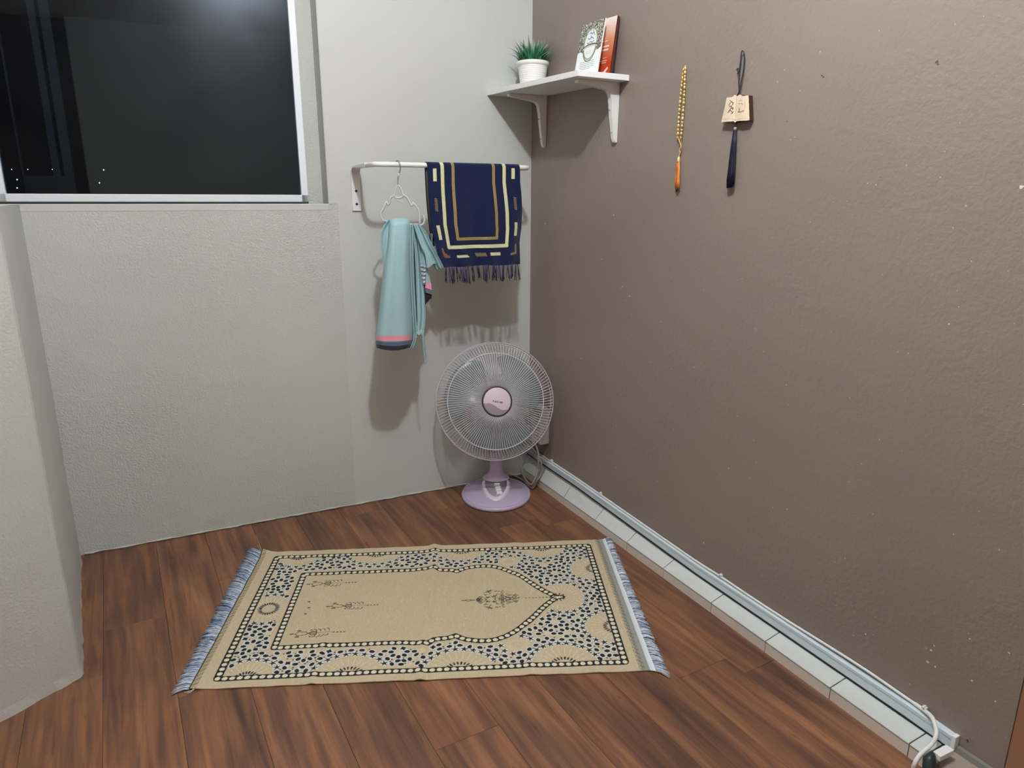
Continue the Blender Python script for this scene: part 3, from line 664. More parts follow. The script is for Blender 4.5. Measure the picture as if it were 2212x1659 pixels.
for (x, y, ang, kind) in shapes: ras.ell(x, y, 10.6, 8.8 if kind == 'pet' else 10, ang, LT)
for (x, y, ang, kind) in shapes:
    if kind == 'star': ras.star(x, y, 10.5, 5, .36, ang, DK)
    elif kind == 'pet': ras.ell(x, y, 7.3, 5.6, ang, DK)
    else: ras.star(x, y, 8.6, 4, .62, ang, DK)
for (x, y) in dots: ras.ell(x, y, 2.2, 2.2, 0, DK)
# field
ras.I[inm] = S((190, 175, 146))[:3]; ras.I[~ras.polymask(OUT)] = S((191, 177, 150))[:3]
def chain(P, wid, step, closed=True, ov=(214, 206, 182)):
    Q = P + [P[0]] if closed else P
    ras.line(Q, wid, DK)
    L = [0]
    for (a, b), (c, d) in zip(Q[:-1], Q[1:]): L.append(L[-1]+math.hypot(c-a, d-b))
    n = int(L[-1]/step)
    for i in range(n):
        s = (i+.5)*L[-1]/n
        for j in range(len(L)-1):
            if L[j] <= s <= L[j+1]:
                t = (s-L[j])/(L[j+1]-L[j]+1e-9); (a, b), (c, d) = Q[j], Q[j+1]
                ras.ell(a+(c-a)*t, b+(d-b)*t, step*.38, wid*.33, math.atan2(d-b, c-a), ov); break
def inset(P, d):      # crude centre-line inset about the polygon axis
    return [(x + (d if x < 400 else (-d*1.1 if x > 900 else 0)), y + (d if y < yc-8 else (-d if y > yc+8 else 0))) for x, y in P]
chain(off_poly_rect(OUT, 9), 19, 17.5); chain(inset(IN, 9), 19, 17.5)
for j in range(10):      # little spray at the tip of the arch
    a = 2*PI*j/10; ras.line([(905+8*math.cos(a), yc+8*math.sin(a)), (905+20*math.cos(a), yc+20*math.sin(a))], 3, DK)
# hanging lamp motifs
def lampm(x, y):
    K = (62, 62, 62)
    ras.line([(x-52, y), (x-44, y)], 3.5, K); ras.line([(x-40, y), (x-32, y-9), (x-12, y-6), (x-6, y), (x-12, y+6), (x-32, y+9), (x-40, y)], 2.2, K)
    ras.line([(x-36, y-13), (x-28, y-14)], 4, K); ras.line([(x-36, y+13), (x-28, y+14)], 4, K)
    ras.ell(x+6, y, 8, 6, 0, (150, 134, 116)); ras.line([(x-4, y), (x+4, y-9), (x+14, y-6), (x+16, y), (x+14, y+6), (x+4, y+9), (x-4, y)], 2.6, K)
    for s in (-1, 1):
        for k in range(4): ras.line([(x+6+k*11, y+s*17), (x+12+k*11, y+s*(15)), (x+14+k*11, y+s*8)], 2.2, K)
        ras.line([(x-2, y+s*12), (x+2, y+s*16)], 2.6, K)
    for k in range(4): ras.ell(x+60+k*9, y, 3, 2, 0, K)
    ras.line([(x+18, y), (x+56, y)], 1.6, K)
lampm(232, 208); lampm(310, 333); lampm(238, 456)
for (x, y) in ((204,303),(210,334),(206,364)): ras.ell(x, y, 4, 2.6, .3, DK)
K = (76, 78, 70)      # chandelier motif
ras.line([(632, 329), (668, 329)], 3, K); ras.ell(650, 329, 10, 4, 0, K); ras.ell(650, 329, 6, 2, 0, (190, 176, 140))
r2 = random.Random(9)
for i in range(85):
    x = r2.uniform(672, 792); hw = 52*math.sin(min(1, max(0, (x-668)/50))*PI/2)*max(.12, 1-(max(0, x-712)/95)); y = r2.uniform(0, hw)
    l = r2.uniform(5, 12); a = r2.uniform(-1.2, 1.2)
    for s in (-1, 1): ras.line([(x, 329+s*y), (x+l*math.cos(a)*.6, 329+s*(y+l*math.sin(a))), (x+l*math.cos(a), 329+s*(y+l*math.sin(a)*.4))], 1.9, K)
for k in range(9): ras.ell(812+k*10, 330, 3.4, 1.8, 0, K)
# woven ends
ras.rect(0, 0, 4, WM, (70, 66, 58))
for k in range(int(WM/4.4)): ras.line([(3, k*4.4), (15, k*4.4+1)], 1.8, (92, 82, 62))
ras.rect(1071, 0, 1090, WM, (148, 150, 142))
for k in range(int(WM/5)): ras.line([(1066, k*5), (1078, k*5+1)], 1.8, (96, 88, 66))
weave = .965+.07*vnoise(ras.X/1.7, ras.Y/9, 2); ras.I *= weave[..., None]; slub = (vnoise(ras.X/2.2, ras.Y/16, 31) > .86); ras.I[slub] *= 1.12
# geometry of the mat: bilinear quad on the floor with small waves and one ridge
q = [np.array(flp(x, y)) for x, y in ((567,1195.6),(1301,1167),(1404,1450),(408,1492))]
Sg, Tg = ras.X/LM, ras.Y/WM
Pm = (q[0]*((1-Sg)*(1-Tg))[...,None] + q[1]*(Sg*(1-Tg))[...,None] + q[2]*(Sg*Tg)[...,None] + q[3]*((1-Sg)*Tg)[...,None])
zr = .0045*np.exp(-((ras.X-541-8*np.sin(ras.Y/120))/11)**2) + .003*np.exp(-((ras.X-280)/9)**2)*(.4+.6*Tg) + .002*np.exp(-((ras.X-800)/14)**2)
zr += .0016*vnoise(ras.X/60, ras.Y/80, 8) + .004*np.exp(-((ras.X)/18)**2)*vnoise(ras.X*0, ras.Y/45, 4)
edge = np.minimum(Tg, 1-Tg)*WM; zr += .0012*np.exp(-edge/8)*vnoise(ras.X/30, ras.X*0, 12)
zr += .012*np.exp(-((ras.X/26)**2+(ras.Y/22)**2))
Pm[..., 2] = .0024 + zr
# slight sideways wander of the long edges
wob = (.0035*(vnoise(ras.X/90, ras.X*0, 21)-.5) + .004*np.exp(-((ras.X-541)/20)**2))
nrm = (q[3]-q[0])/np.linalg.norm(q[3]-q[0]); Pm += nrm[None, None]*(wob*np.where(Tg < .5, -1, .6))[..., None]
mat = empty('prayer_mat', tuple((q[0]+q[2])/2), 'beige woven prayer mat with black patterned border lying on the wooden floor', 'prayer mat')
mo = obj('mat_body', grid_me('mat_body', Pm[::-1], ras.I[::-1]), MAT['mat_print'], mat)
# a thin hem below the edge so that the mat has thickness
def edgeloop(P): return [P[0, i] for i in range(0, P.shape[1], 6)]+[P[j, -1] for j in range(0, P.shape[0], 6)]+[P[-1, i] for i in range(P.shape[1]-1, -1, -6)]+[P[j, 0] for j in range(P.shape[0]-1, -1, -6)]
el = edgeloop(Pm); V = []; F = []
for p in el: V.append(Vector(p)-Vector((0,0,.0002))); V.append(Vector((p[0], p[1], max(.0006, p[2]-.0022))))
n = len(el)
for i in range(n): F.append((2*i, 2*((i+1)%n), 2*((i+1)%n)+1, 2*i+1))
me = me_from('mat_hem', V, F); setcol(me, np.array([S((176, 158, 122))]*len(V))); obj('mat_hem', me, MAT['mat_print'], mat)
# fringes
def fringe(name, a, b, tipa, tipb, n, cols, r=.00085, wav=.006, white=False):
    vf = VF()
    for i in range(n):
        t = (i+random.uniform(-.4, .4))/n; t = min(1, max(0, t)); p = a.lerp(b, t); e = tipa.lerp(tipb, t); L = (e-p)
        lay = random.random(); z0 = .0035+.004*lay
        cl = math.sin(t*38+1)*.5+math.sin(t*91)*.35
        lat = (b-a).normalized()*wav*(cl+random.uniform(-.7, .7)); k = random.uniform(.86, 1.08)
        pts = [p+Vector((0,0,.003)), p+L*.33*k+lat*.25+Vector((0,0,z0)), p+L*.68*k+lat*.75+Vector((0,0,z0*.9)), p+L*k+lat*1.15+Vector((0,0,.0015+.002*lay))]
        c = random.choices(cols, [c_[1] for c_ in cols])[0][0]; vf.tube(pts, lambda t: r*(1-.3*t), 3, col=S(c))
    return tag(vf.build(name, MAT['fringe'], mat), kind='stuff')
blu = [((158,180,212), 4), ((204,214,228), 5), ((96,116,152), 3), ((228,232,236), 2), ((58,70,96), 1.0)]
A_, B_ = Vector(q[0]), Vector(q[3])
fringe('fringe', A_, B_, flp(541,1183), flp(372,1500), 950, blu, wav=.007)
for k in range(26):      # stray threads at the corners
    pass
wht = [((228,232,236), 5), ((190,202,222), 4), ((128,144,176), 3), ((70,80,108), 1.0)]
A_, B_ = Vector(q[1]), Vector(q[2])
vf = VF(); n = 60; V = []; F = []; colr = []
for i in range(n+1):
    t = i/n; p = A_.lerp(B_, t); e = flp(1318,1163).lerp(flp(1445,1461), t); L = e-p
    V += [p+Vector((0,0,.0025)), p+L*.32+Vector((0,0,.0055+.0012*math.sin(i*.9)))]; colr += [S((196,206,216)), S((226,230,232))]
for i in range(n): F.append((2*i, 2*i+1, 2*i+3, 2*i+2))
me = me_from('fringe_band', V, F, True); setcol(me, np.array(colr)); obj('fringe_band', me, MAT['fringe'], mat)
A_, B_ = A_.lerp(flp(1318,1163), .28), B_.lerp(flp(1445,1461), .28)
fringe('fringe', A_, B_, flp(1320,1163), flp(1447,1462), 900, wht, wav=.008)
vf = VF()
for (pts, c) in (([(567,1195),(562,1182),(558,1170),(553,1155)], (206,206,200)), ([(566,1194),(560,1186),(556,1178)], (190,196,204)), ([(420,1489),(412,1495),(404,1498)], (214,214,206)), ([(424,1480),(414,1492),(398,1496)], (214,214,206))):
    vf.tube([flp(x, y, .005) for x, y in pts], .0009, 3, col=S(c))
tag(vf.build('loose_thread', MAT['fringe'], mat), kind='stuff')

# ================================================================== electric fan
fc = Vector((-.225, -.140, 0)); tocam = Vector((CAM[0]-fc.x, CAM[1]-fc.y, 0)).normalized(); YAW = math.atan2(tocam.y, tocam.x)
fan = empty('desk_fan', fc, 'lilac electric desk fan with round wire guard standing in the room corner', 'fan')
FB = Matrix.Translation(fc) @ Matrix.Rotation(YAW, 4, 'Z')      # local +x points to the camera
def sup(a, rx, ry): return rx*math.cos(a), ry*math.sin(a)
def loft(name, rings, mat, parent, cap0=True, cap1=True, smooth=True, M=FB):
    V = []; F = []; n = len(rings[0])
    for r in rings: V += [M @ Vector(p) for p in r]
    for j in range(len(rings)-1):
        for i in range(n): F.append((j*n+i, j*n+(i+1)%n, (j+1)*n+(i+1)%n, (j+1)*n+i))
    if cap0: F.append(tuple(range(n))[::-1])
    if cap1: F.append(tuple((len(rings)-1)*n+i for i in range(n)))
    return obj(name, me_from(name, V, F, smooth), mat, parent)
def ring(cx, rx, ry, z, n=56, zf=None): return [(cx+rx*math.cos(2*PI*i/n), ry*math.sin(2*PI*i/n), z if zf is None else zf(cx+rx*math.cos(2*PI*i/n), ry*math.sin(2*PI*i/n))) for i in range(n)]
loft('base', [ring(0,.150,.129,.0), ring(0,.156,.134,.003), ring(0,.157,.135,.010), ring(0,.154,.132,.016), ring(0,.148,.126,.0172), ring(0,.1465,.1245,.0135), ring(0,.1445,.1225,.0132), ring(0,.1425,.1205,.0155), ring(0,.128,.108,.019), ring(0,.09,.075,.027), ring(0,.05,.042,.034)], MAT['lilac'], fan)
# control pod: shield with pale rim, grey inset and buttons
def shield(s, x0=.0, n=40):      # outline in local x (to camera), y
    out = []
    for i in range(n):
        a = 2*PI*i/n; x = math.cos(a); y = math.sin(a)
        px_ = x0 + s*(.103*x if x > 0 else .042*x); py_ = s*.054*y*(1-.22*max(0, x)**2)
        out.append((px_, py_))
    return out
def podz(x): return .052 - .30*max(0, x-.0)**1.0*.28 - .0
def padz(x, y): return .056 - .28*max(0, x) 
def shr(s, dz, base=None): return [(x, y, (padz(x, y)+dz) if base is None else base) for x, y in shield(s)]
loft('control_pod', [[(x, y, .015) for x, y in shield(1.06)], shr(1.04, -.012), shr(1.0, -.001), shr(.94, .002), shr(.84, .001), shr(.80, -.0015)], MAT['lilac_pale'], fan)
ins = loft('control_panel', [shr(.80, -.004), shr(.79, .0006)], MAT['lilac_grey'], fan)
box_pts = lambda x, y, hx, hy, z0, z1: [(x-hx,y-hy,z0),(x+hx,y-hy,z0),(x+hx,y+hy,z0),(x-hx,y+hy,z0),(x-hx,y-hy,z1),(x+hx,y-hy,z1),(x+hx,y+hy,z1),(x-hx,y+hy,z1)]
for k in range(4):
    x = .016 + k*.0165; z = padz(x, 0)
    hexobj('button', [FB @ Vector(p) for p in [(a, b, c+(.28*(x-a))) for a, b, c in box_pts(x, .004+.003*k, .0048, .0105, z-.003, z+.0055)]], MAT['white'], ins, .001)
# neck
loft('neck', [ring(-.036,.040,.054,.03), ring(-.036,.039,.053,.060), ring(-.036,.037,.049,.066), ring(-.036,.034,.036,.074), ring(-.036,.031,.0255,.088), ring(-.036,.030,.022,.16), ring(-.036,.030,.0215,.24), ring(-.036,.030,.022,.33), ring(-.036,.032,.024,.36)], MAT['lilac'], fan)
loft('pod_seam', [ring(.0,.0405,.0545,.0560)[:], ring(.0,.0405,.0545,.0580)], MAT['hubring'], fan, M=FB @ Matrix.Translation((-.036,0,0)))
# head
gc = hit(1070, 867, np.array([tocam.x, tocam.y, 0]), fc + tocam*.075)
depth = float(np.dot(np.array(gc)-CAM, FW)); RG = 127.0/FPX*depth
ax = (Vector(CAM)-gc).normalized(); ax = (Matrix.Rotation(math.radians(7), 3, 'Z') @ ax); ax.normalize()
zu = (Vector((0,0,1)) - ax*ax.z).normalized(); xs = zu.cross(ax)      # xs: right seen from the camera
HM = Matrix(((xs.x, zu.x, ax.x, gc.x), (xs.y, zu.y, ax.y, gc.y), (xs.z, zu.z, ax.z, gc.z), (0,0,0,1)))      # local x right, y up, z to camera
def H(r, a, z): return HM @ Vector((r*math.cos(a), r*math.sin(a), z))
NW = 120
guard = VF()
def zprof(t): return .052*(1-t**2.6)      # dome of the front guard, t = r/RG
for k in range(NW):
    a0 = 2*PI*k/NW; pts = []
    for t in (.25,.36,.5,.65,.78,.86,.92,.96,.99,1.0):
        tw = 0 if t < .8 else (t-.8)*.22
        pts.append(H(RG*t, a0+tw, zprof(t)*1.0))
    pts.append(H(RG*1.0, a0+.05, -.012))
    guard.tube(pts, .00115, 4)
front = guard.build('front_guard', MAT['wire'], fan)
def ringpath(r, z, n=96): return [H(r, 2*PI*i/n, z) for i in range(n)]
tube('guard_ring', ringpath(RG*.815, zprof(.815)-.001), .0018, MAT['wire'], front, 5, True)
tube('guard_ring', ringpath(RG*.25, zprof(.25)-.001), .0015, MAT['wire'], front, 5, True)
back = VF()
for k in range(NW):
    a0 = 2*PI*(k+.5)/NW; pts = [H(RG*.98, a0, -.012)]
    for t, z in ((.97,-.025),(.9,-.05),(.75,-.07),(.55,-.085),(.33,-.09)): pts.append(H(RG*t, a0-(1-t)*.1, z))
    back.tube(pts, .001, 4)
bk = back.build('rear_guard', MAT['wire'], fan)
tube('guard_ring', ringpath(RG*.99, -.030), .0018, MAT['rim'], bk, 5, True)
tube('guard_ring', ringpath(RG*.33, -.09), .002, MAT['rim'], bk, 5, True)
Vr, Fr = tube_vf(ringpath(RG*1.003, -.008, 120), 1, 8, True)
pr = []
n = 120; prof = [(.0,.005),(.0014,.004),(.0018,-.004),(.0014,-.010),(-.0008,-.011),(-.001,.004)]
V = []; F = []
for i in range(n):
    a = 2*PI*i/n
    for dr, dz in prof: V.append(H(RG+dr, a, dz))
m_ = len(prof)
for i in range(n):
    for k in range(m_): F.append((i*m_+k, ((i+1)%n)*m_+k, ((i+1)%n)*m_+(k+1)%m_, i*m_+(k+1)%m_))
obj('outer_rim', me_from('outer_rim', V, F, True), MAT['rim'], fan)
# hub badge with wave print and lettering
hubR = RG*.248; res = Ras(100, 100, .4, (214, 200, 212))
wave = [(0,56),(18,55),(30,58),(45,68),(60,79),(72,82),(88,81),(100,80),(100,100),(0,100)]
res.poly(wave, (160, 142, 158))
res.line([(0,55),(18,54),(30,57),(45,67),(60,78),(72,81),(88,80),(100,79)], 1.4, (232, 222, 230))
INK = (38, 34, 46)
res.poly([(34,46),(38,46.4),(38,50.6),(34,50.2)], INK)
def glyph(x, y, strokes, s=1.0, wd=1.6):
    for st in strokes: res.line([(x+a*4*s, y+b*5*s+a*.8) for a, b in st], wd, INK)
GL = dict(K=[[(0,0),(0,1)],[(.9,0),(0,.55),(.9,1)]], H=[[(0,0),(0,1)],[(.85,0),(.85,1)],[(0,.5),(.85,.5)]], I=[[(.3,0),(.3,1)]], N=[[(0,1),(0,0),(.85,1),(.85,0)]], D=[[(0,0),(0,1),(.6,1),(.9,.6),(.9,.35),(.6,0),(0,0)]])
for i, ch in enumerate('KHIND'): glyph(42+i*5.9, 48+i*1.1, GL[ch])
nth, nr = 240, 110; P = np.zeros((nr, nth+1, 3)); Cc = np.zeros((nr, nth+1, 3))
for j in range(nr):
    r = hubR*.93*j/(nr-1)
    for i in range(nth+1):
        a = 2*PI*i/nth; P[j, i] = H(r, a, zprof(.25)+.010-.006*(j/(nr-1))**2)
        u = 50+50*(j/(nr-1))*math.cos(a); v = 50-50*(j/(nr-1))*math.sin(a)
        Cc[j, i] = res.I[min(res.ny-1, max(0, int(v/100*(res.ny-1)+.5))), min(res.nx-1, max(0, int(u/100*(res.nx-1)+.5)))]
badge = obj('hub_badge', grid_me('hub_badge', P, Cc), printed('badge_print', .35, 0, 300, var=.01), fan)
prof = [(hubR*.92, .004), (hubR*.96, .006), (hubR*1.02, .004), (hubR*1.04, -.002), (hubR*1.0, -.010), (hubR*.9, -.012)]
lathe('hub_ring', [(r, zprof(.25)+z) for r, z in prof], 72, MAT['hubring'], fan, HM)
# blades, spinner, motor
for k in range(3):
    ab = math.radians(148) - k*2*PI/3; P = np.zeros((14, 16, 3))
    for j in range(14):
        t = j/13; r = RG*(.17+.70*t)
        half = math.radians(32+17*math.sin(min(1, t*1.15)*PI/2)) * (1-.35*max(0, t-.86)/.14)
        for i in range(16):
            s = i/15*2-1; a = ab + half*s + .20*t*t; P[j, i] = H(r*(1-.03*s*s*t), a, -.018+.020*s*(1-.35*t)*1.0)
    o = obj('blade', grid_me('blade', P), MAT['blade'], fan); md = o.modifiers.new('solid', 'SOLIDIFY'); md.thickness = .002; md.offset = 0
lathe('spinner', [(.0, .018), (RG*.10, .014), (RG*.165, .0), (RG*.175, -.03), (RG*.10, -.035)], 40, MAT['blade'], fan, HM)
lathe('motor_housing', [(RG*.20, -.088), (RG*.28, -.095), (RG*.28, -.125), (RG*.24, -.165), (RG*.12, -.185), (0, -.188)], 40, MAT['motor'], fan, HM)
piv = fc + Vector((0,0,.36)) - tocam*.036
tube('tilt_joint', [piv - Vector((0,0,.02)), piv + Vector((0,0,.02)), HM @ Vector((0, -.01, -.115))], .024, MAT['motor'], fan, 14)
# mains lead of the fan
lead = [flp(1078,1030,.012), flp(1095,1026,.01), flp(1112,1028,.006), flp(1130,1038,.005), flp(1142,1050,.006), flp(1151,1054,.007), bwp(1158,1042,.045), bwp(1167,1020,.03), bwp(1170,1005,.03), bwp(1163,985,.04), bwp(1150,968,.05), bwp(1136,965,.06),
        bwp(1128,980,.07), bwp(1126,1000,.075), bwp(1129,1022,.08), bwp(1137,1038,.085), bwp(1148,1046,.082), bwp(1157,1030,.075), bwp(1163,1005,.07), bwp(1163,980,.065), bwp(1157,962,.055), bwp(1150,957,.05)]
for p in lead: p.z = max(p.z, .005); 
tube('mains_lead', catmull(lead, 8), .0034, MAT['cable2'], fan, 8)
lead2 = [bwp(1143,962,.045), bwp(1150,970,.04), bwp(1160,984,.032), bwp(1168,997,.022), bwp(1171,1012,.028), bwp(1167,1028,.04), bwp(1158,1038,.06), flp(1150,1053,.006)]
lead3 = [bwp(1136,966,.05), bwp(1143,978,.03), bwp(1155,989,.02), bwp(1166,997,.012), bwp(1180,1001,.008), bwp(1191,1006,.006)]
tube('mains_lead', catmull(lead2, 8), .0032, MAT['cable2'], fan, 8); 
sb = empty('socket_box', bwp(1155, 930, .02), 'grey plastic wall socket box in the corner behind the fan', 'socket')
a = bwp(1146, 962, .04); b = bwp(1167, 962, .04); t_ = bwp(1167, 890, .04)
sr, st_ = bwp(1167, 962, .042), bwp(1167, 885, .042)
box('socket_body', (-.042, sr.y, sr.z), (-.0, sr.y+.078, st_.z), MAT['socket'], sb, .003)
box('socket_plate', (-.046, sr.y+.004, sr.z+.004), (-.041, sr.y+.074, st_.z-.004), MAT['socket'], sb, .002)
tube('socket_lead', catmull(lead3, 8), .003, MAT['cable2'], sb, 8)
box('socket_plug', (-.066, sr.y+.024, sr.z+.012), (-.045, sr.y+.054, sr.z+.046), MAT['socket'], sb, .003)

# ================================================================== corner shelf
zA, zD = 1.479, 1.462; TH = .0165; SD = .18
def shz(y): return zA + (zD-zA)*min(1.05, max(-.1, -y/.583))
shelf = empty('wall_shelf', (-.09, -.3, 1.46), 'white board shelf on two white brackets high in the room corner', 'shelf')
SL = bwp(1359.5, 175).y
yb = lambda x: float(-(x)*DL[1]/DL[0])*-1      # pale wall y at x
def yw(x): return DL[1]/DL[0]*x
pts = [(-SD, yw(-SD)-.001), (-.0005, yw(0)-.001), (-.0005, SL), (-SD, SL+.004)]
bm = bmesh.new(); lo_ = [bm.verts.new((x, y, shz(y))) for x, y in pts]; hi_ = [bm.verts.new((x, y, shz(y)+TH)) for x, y in pts]
bm.faces.new(lo_); bm.faces.new(hi_[::-1])
for i in range(4): bm.faces.new((lo_[i], lo_[(i+1)%4], hi_[(i+1)%4], hi_[i]))
bmesh.ops.bevel(bm, geom=list(bm.edges), offset=.0008, segments=2, affect='EDGES')
obj('board', bm_me(bm, 'board'), MAT['white'], shelf)
def bracket(y0, ztop, wid, zbot):
    # side profile in x-z: arm under the board, curved web, leg down the wall
    arm = .150; leg = ztop-zbot
    P = [(0, 0), (-arm, 0), (-arm-.003, -.004), (-arm-.001, -.010), (-.10, -.0155), (-.050, -.021), (-.040, -.025), (-.034, -.033), (-.030, -.045), (-.028, -.062), (-.025, -.095), (-.015, -leg+.012), (-.012, -leg+.003), (-.007, -leg), (0, -leg)]
    bm = bmesh.new(); n = len(P); A = []; B = []
    for x, z in P:
        t = min(1, -z/leg) ; hw = wid/2*(1-.35*t)
        A.append(bm.verts.new((x-.0005, y0-hw, ztop+z))); B.append(bm.verts.new((x-.0005, y0+hw, ztop+z)))
    bm.faces.new(A); bm.faces.new(B[::-1])
    for i in range(n): bm.faces.new((A[i], A[(i+1)%n], B[(i+1)%n], B[i]))
    bmesh.ops.bevel(bm, geom=[e for e in bm.edges if abs((e.verts[0].co-e.verts[1].co).y) < wid*.3], offset=.0012, segments=2, affect='EDGES')
    o = obj('bracket', bm_me(bm, 'bracket'), MAT['bracket'], shelf)
    for z in (-.078, -leg+.03):
        x = -.030 if z > -.1 else -.0195
        tube('screw', [Vector((x+.008, y0-.0, ztop+z)), Vector((x-.0006, y0-.0, ztop+z))], .0022, MAT['socket'], o, 10)
    return o
yB1, yB2 = bwp(1180, 300).y, bwp(1335, 290).y
zl1, zl2 = bwp(1173, 320).z, bwp(1328, 309).z
bracket(yB1+.006, shz(yB1)-.0002, .020, zl1); bracket(yB2+.008, shz(yB2)-.0002, .020, zl2)

# potted artificial grass
pc = Vector((-.095, -.105, 0)); pc.z = shz(pc.y)+TH
pp = hit(1150.5, 150, np.array([FW[0], FW[1], 0]), pc); pc.x, pc.y = pp.x, pp.y; pc.z = shz(pc.y)+TH+.0004
dpt = float(np.dot(np.array(pc)-CAM, FW)); rb_, rt_ = 25.0/FPX*dpt, 35.0/FPX*dpt
zrim = hit(1150, 134, np.array([FW[0], FW[1], 0]), pc).z; HH = zrim-pc.z
pot = empty('potted_grass', pc, 'small white round pot of artificial green grass on the shelf by the corner', 'potted plant')
prof = [(0, 0), (rb_*.97, 0), (rb_, .002)]
nrib = 11
for i in range(nrib*3+1):
    t = i/(nrib*3); z = .002+(HH-.016)*t; r = rb_+(rt_*.90-rb_)*t; prof.append((r+.0017*(1 if i % 3 == 1 else 0), z))
prof += [(rt_*.91, HH-.013), (rt_*.99, HH-.012), (rt_*1.0, HH-.006), (rt_*.99, HH-.001), (rt_*.95, HH), (rt_*.88, HH-.001), (rt_*.86, HH-.012)]
PM = Matrix.Translation(pc)
lathe('pot_body', prof, 48, MAT['pot'], pot, PM)
lathe('soil', [(0, HH-.006), (rt_*.87, HH-.008)], 32, MAT['soil'], pot, PM)
vf = VF(); rr = random.Random(5)
for i in range(210):
    a = rr.uniform(0, 2*PI); r0 = rt_*.8*math.sqrt(rr.random()); out = rr.uniform(.1, 1.0)*(r0/rt_*1.05+.18); hgt = rr.uniform(.036, .085)*(1-.2*out)
    b = pc + Vector((r0*math.cos(a), r0*math.sin(a), HH-.008)); d = Vector((math.cos(a+rr.uniform(-.4,.4)), math.sin(a+rr.uniform(-.4,.4)), 0))
    wv = d.cross(Vector((0,0,1)))*rr.uniform(.0016, .0034); n = 6; V = []; cols = []
    base = rr.choice([(24,92,58), (36,112,66), (20,78,54), (58,128,86)]); tip = rr.choice([(90,150,115), (150,190,168), (216,226,220), (60,124,88)])
    for j in range(n+1):
        t = j/n; p = b + Vector((0,0,hgt*(t-.18*out*t*t))) + d*(out*.050*t*t); wd = (1-t**2)*(.6+.9*min(1, t*2.5)); fold = Vector((0,0,0))
        V += [p-wv*wd, p+d*(-.0012)*wd, p+wv*wd]; k = max(0, (t-.45)/.55); c = [base[q_]*(1-k)+tip[q_]*k for q_ in range(3)]; cols += [S(c)]*3
    F = []
    for j in range(n): F += [(3*j, 3*j+1, 3*j+4, 3*j+3), (3*j+1, 3*j+2, 3*j+5, 3*j+4)]
    bse = len(vf.V); vf.V += V; vf.F += [tuple(bse+x for x in f) for f in F]; vf.col += cols
tag(vf.build('grass_blades', MAT['leaf'], pot, False), kind='stuff')
for i in range(60):      # larger outer leaves as separate pieces
    a = 2*PI*i/60+rr.uniform(-.1, .1); r0 = rt_*rr.uniform(.45, .8); out = rr.uniform(.35, 1.25); hgt = rr.uniform(.055, .108)*(1-.26*out)
    b = pc + Vector((r0*math.cos(a), r0*math.sin(a), HH-.006)); d = Vector((math.cos(a), math.sin(a), 0)); wv = d.cross(Vector((0,0,1)))*rr.uniform(.002, .0038)
    n = 7; V = []; cols = []; tip = rr.choice([(120,170,140), (196,214,204), (226,232,228), (232,226,228), (70,130,96)]); base = rr.choice([(24,92,58), (36,112,66)])
    for j in range(n+1):
        t = j/n; p = b + Vector((0,0,hgt*(t-.30*out*t*t))) + d*(out*.052*t*t); wd = (1-t**2.2)*(.5+min(1, t*2.2)*.9)
        V += [p-wv*wd, p-d*.0014*wd, p+wv*wd]; k = max(0, (t-.3)/.6); k = min(1, k); cols += [S([base[q_]*(1-k)+tip[q_]*k for q_ in range(3)])]*3
    F = []
    for j in range(n): F += [(3*j, 3*j+1, 3*j+4, 3*j+3), (3*j+1, 3*j+2, 3*j+5, 3*j+4)]
    me = me_from('leaf', V, F); setcol(me, np.array(cols)); obj('leaf', me, MAT['leaf'], pot)

# printed booklet and orange book
def slab(name, bl, br, tr_, tl, th, front, mats, parent, ras_):
    bl, br, tr_, tl = map(Vector, (bl, br, tr_, tl)); tl = bl + (tr_-br); nrm = (br-bl).cross(tl-bl).normalized()
    if nrm.dot(Vector(CAM)-bl) < 0: nrm = -nrm
    ny, nx = ras_.ny, ras_.nx; u = np.linspace(0, 1, nx)[None, :, None]; v = np.linspace(0, 1, ny)[:, None, None]
    P = ((1-u)*np.array(tl)+u*np.array(tr_))*(1-v) + ((1-u)*np.array(bl)+u*np.array(br))*v + np.array(nrm)*.0006
    cov = obj('front_cover', grid_me('front_cover', P[::-1], ras_.I[::-1]), MAT['paper'], parent)
    hexobj('pages', [bl-nrm*th, br-nrm*th, br, bl, tl-nrm*th, tr_-nrm*th, tr_, tl], mats, parent)
    return cov
cb_ = Ras(105, 150, .5, (232, 238, 240))
cr_ = random.Random(3)
cb_.rect(0, 0, 105, 84, (86, 88, 78))
for i in range(1500):
    x, y = cr_.uniform(0, 105), cr_.uniform(0, 84); c = cr_.choice([(218,222,214), (190,196,180), (60,64,62), (58,66,70), (196,186,140), (226,226,222), (112,120,104)])
    cb_.ell(x, y, cr_.uniform(.8, 2.1), cr_.uniform(.7, 1.6), cr_.uniform(0, PI), c)
cb_.poly([(0,84),(14,80),(30,88),(60,96),(88,88),(105,78),(105,90),(0,90)], (232,238,240))
E1 = [(54+31*math.sin(a), 62-46*math.cos(a)) for a in [2*PI*i/40 for i in range(40)]]
cb_.poly(E1, (150,146,112)); cb_.poly([(54+27*math.sin(a), 62-42*math.cos(a)) for a in [2*PI*i/40 for i in range(40)]], (228,234,238))
cb_.line([(54+30*math.sin(a), 66-46*math.cos(a)) for a in [PI*.5+PI*i/20 for i in range(21)]], 3.4, (104,96,82))
for s in ([(44,34),(50,30),(56,36),(64,32),(68,40)], [(40,46),(48,50),(56,44),(66,50)], [(60,22),(62,32)], [(38,58),(44,62),(54,56),(60,60),(70,56)], [(52,40),(54,48)], [(46,24),(52,22)]): cb_.line(s, 2.2, (70, 76, 92))
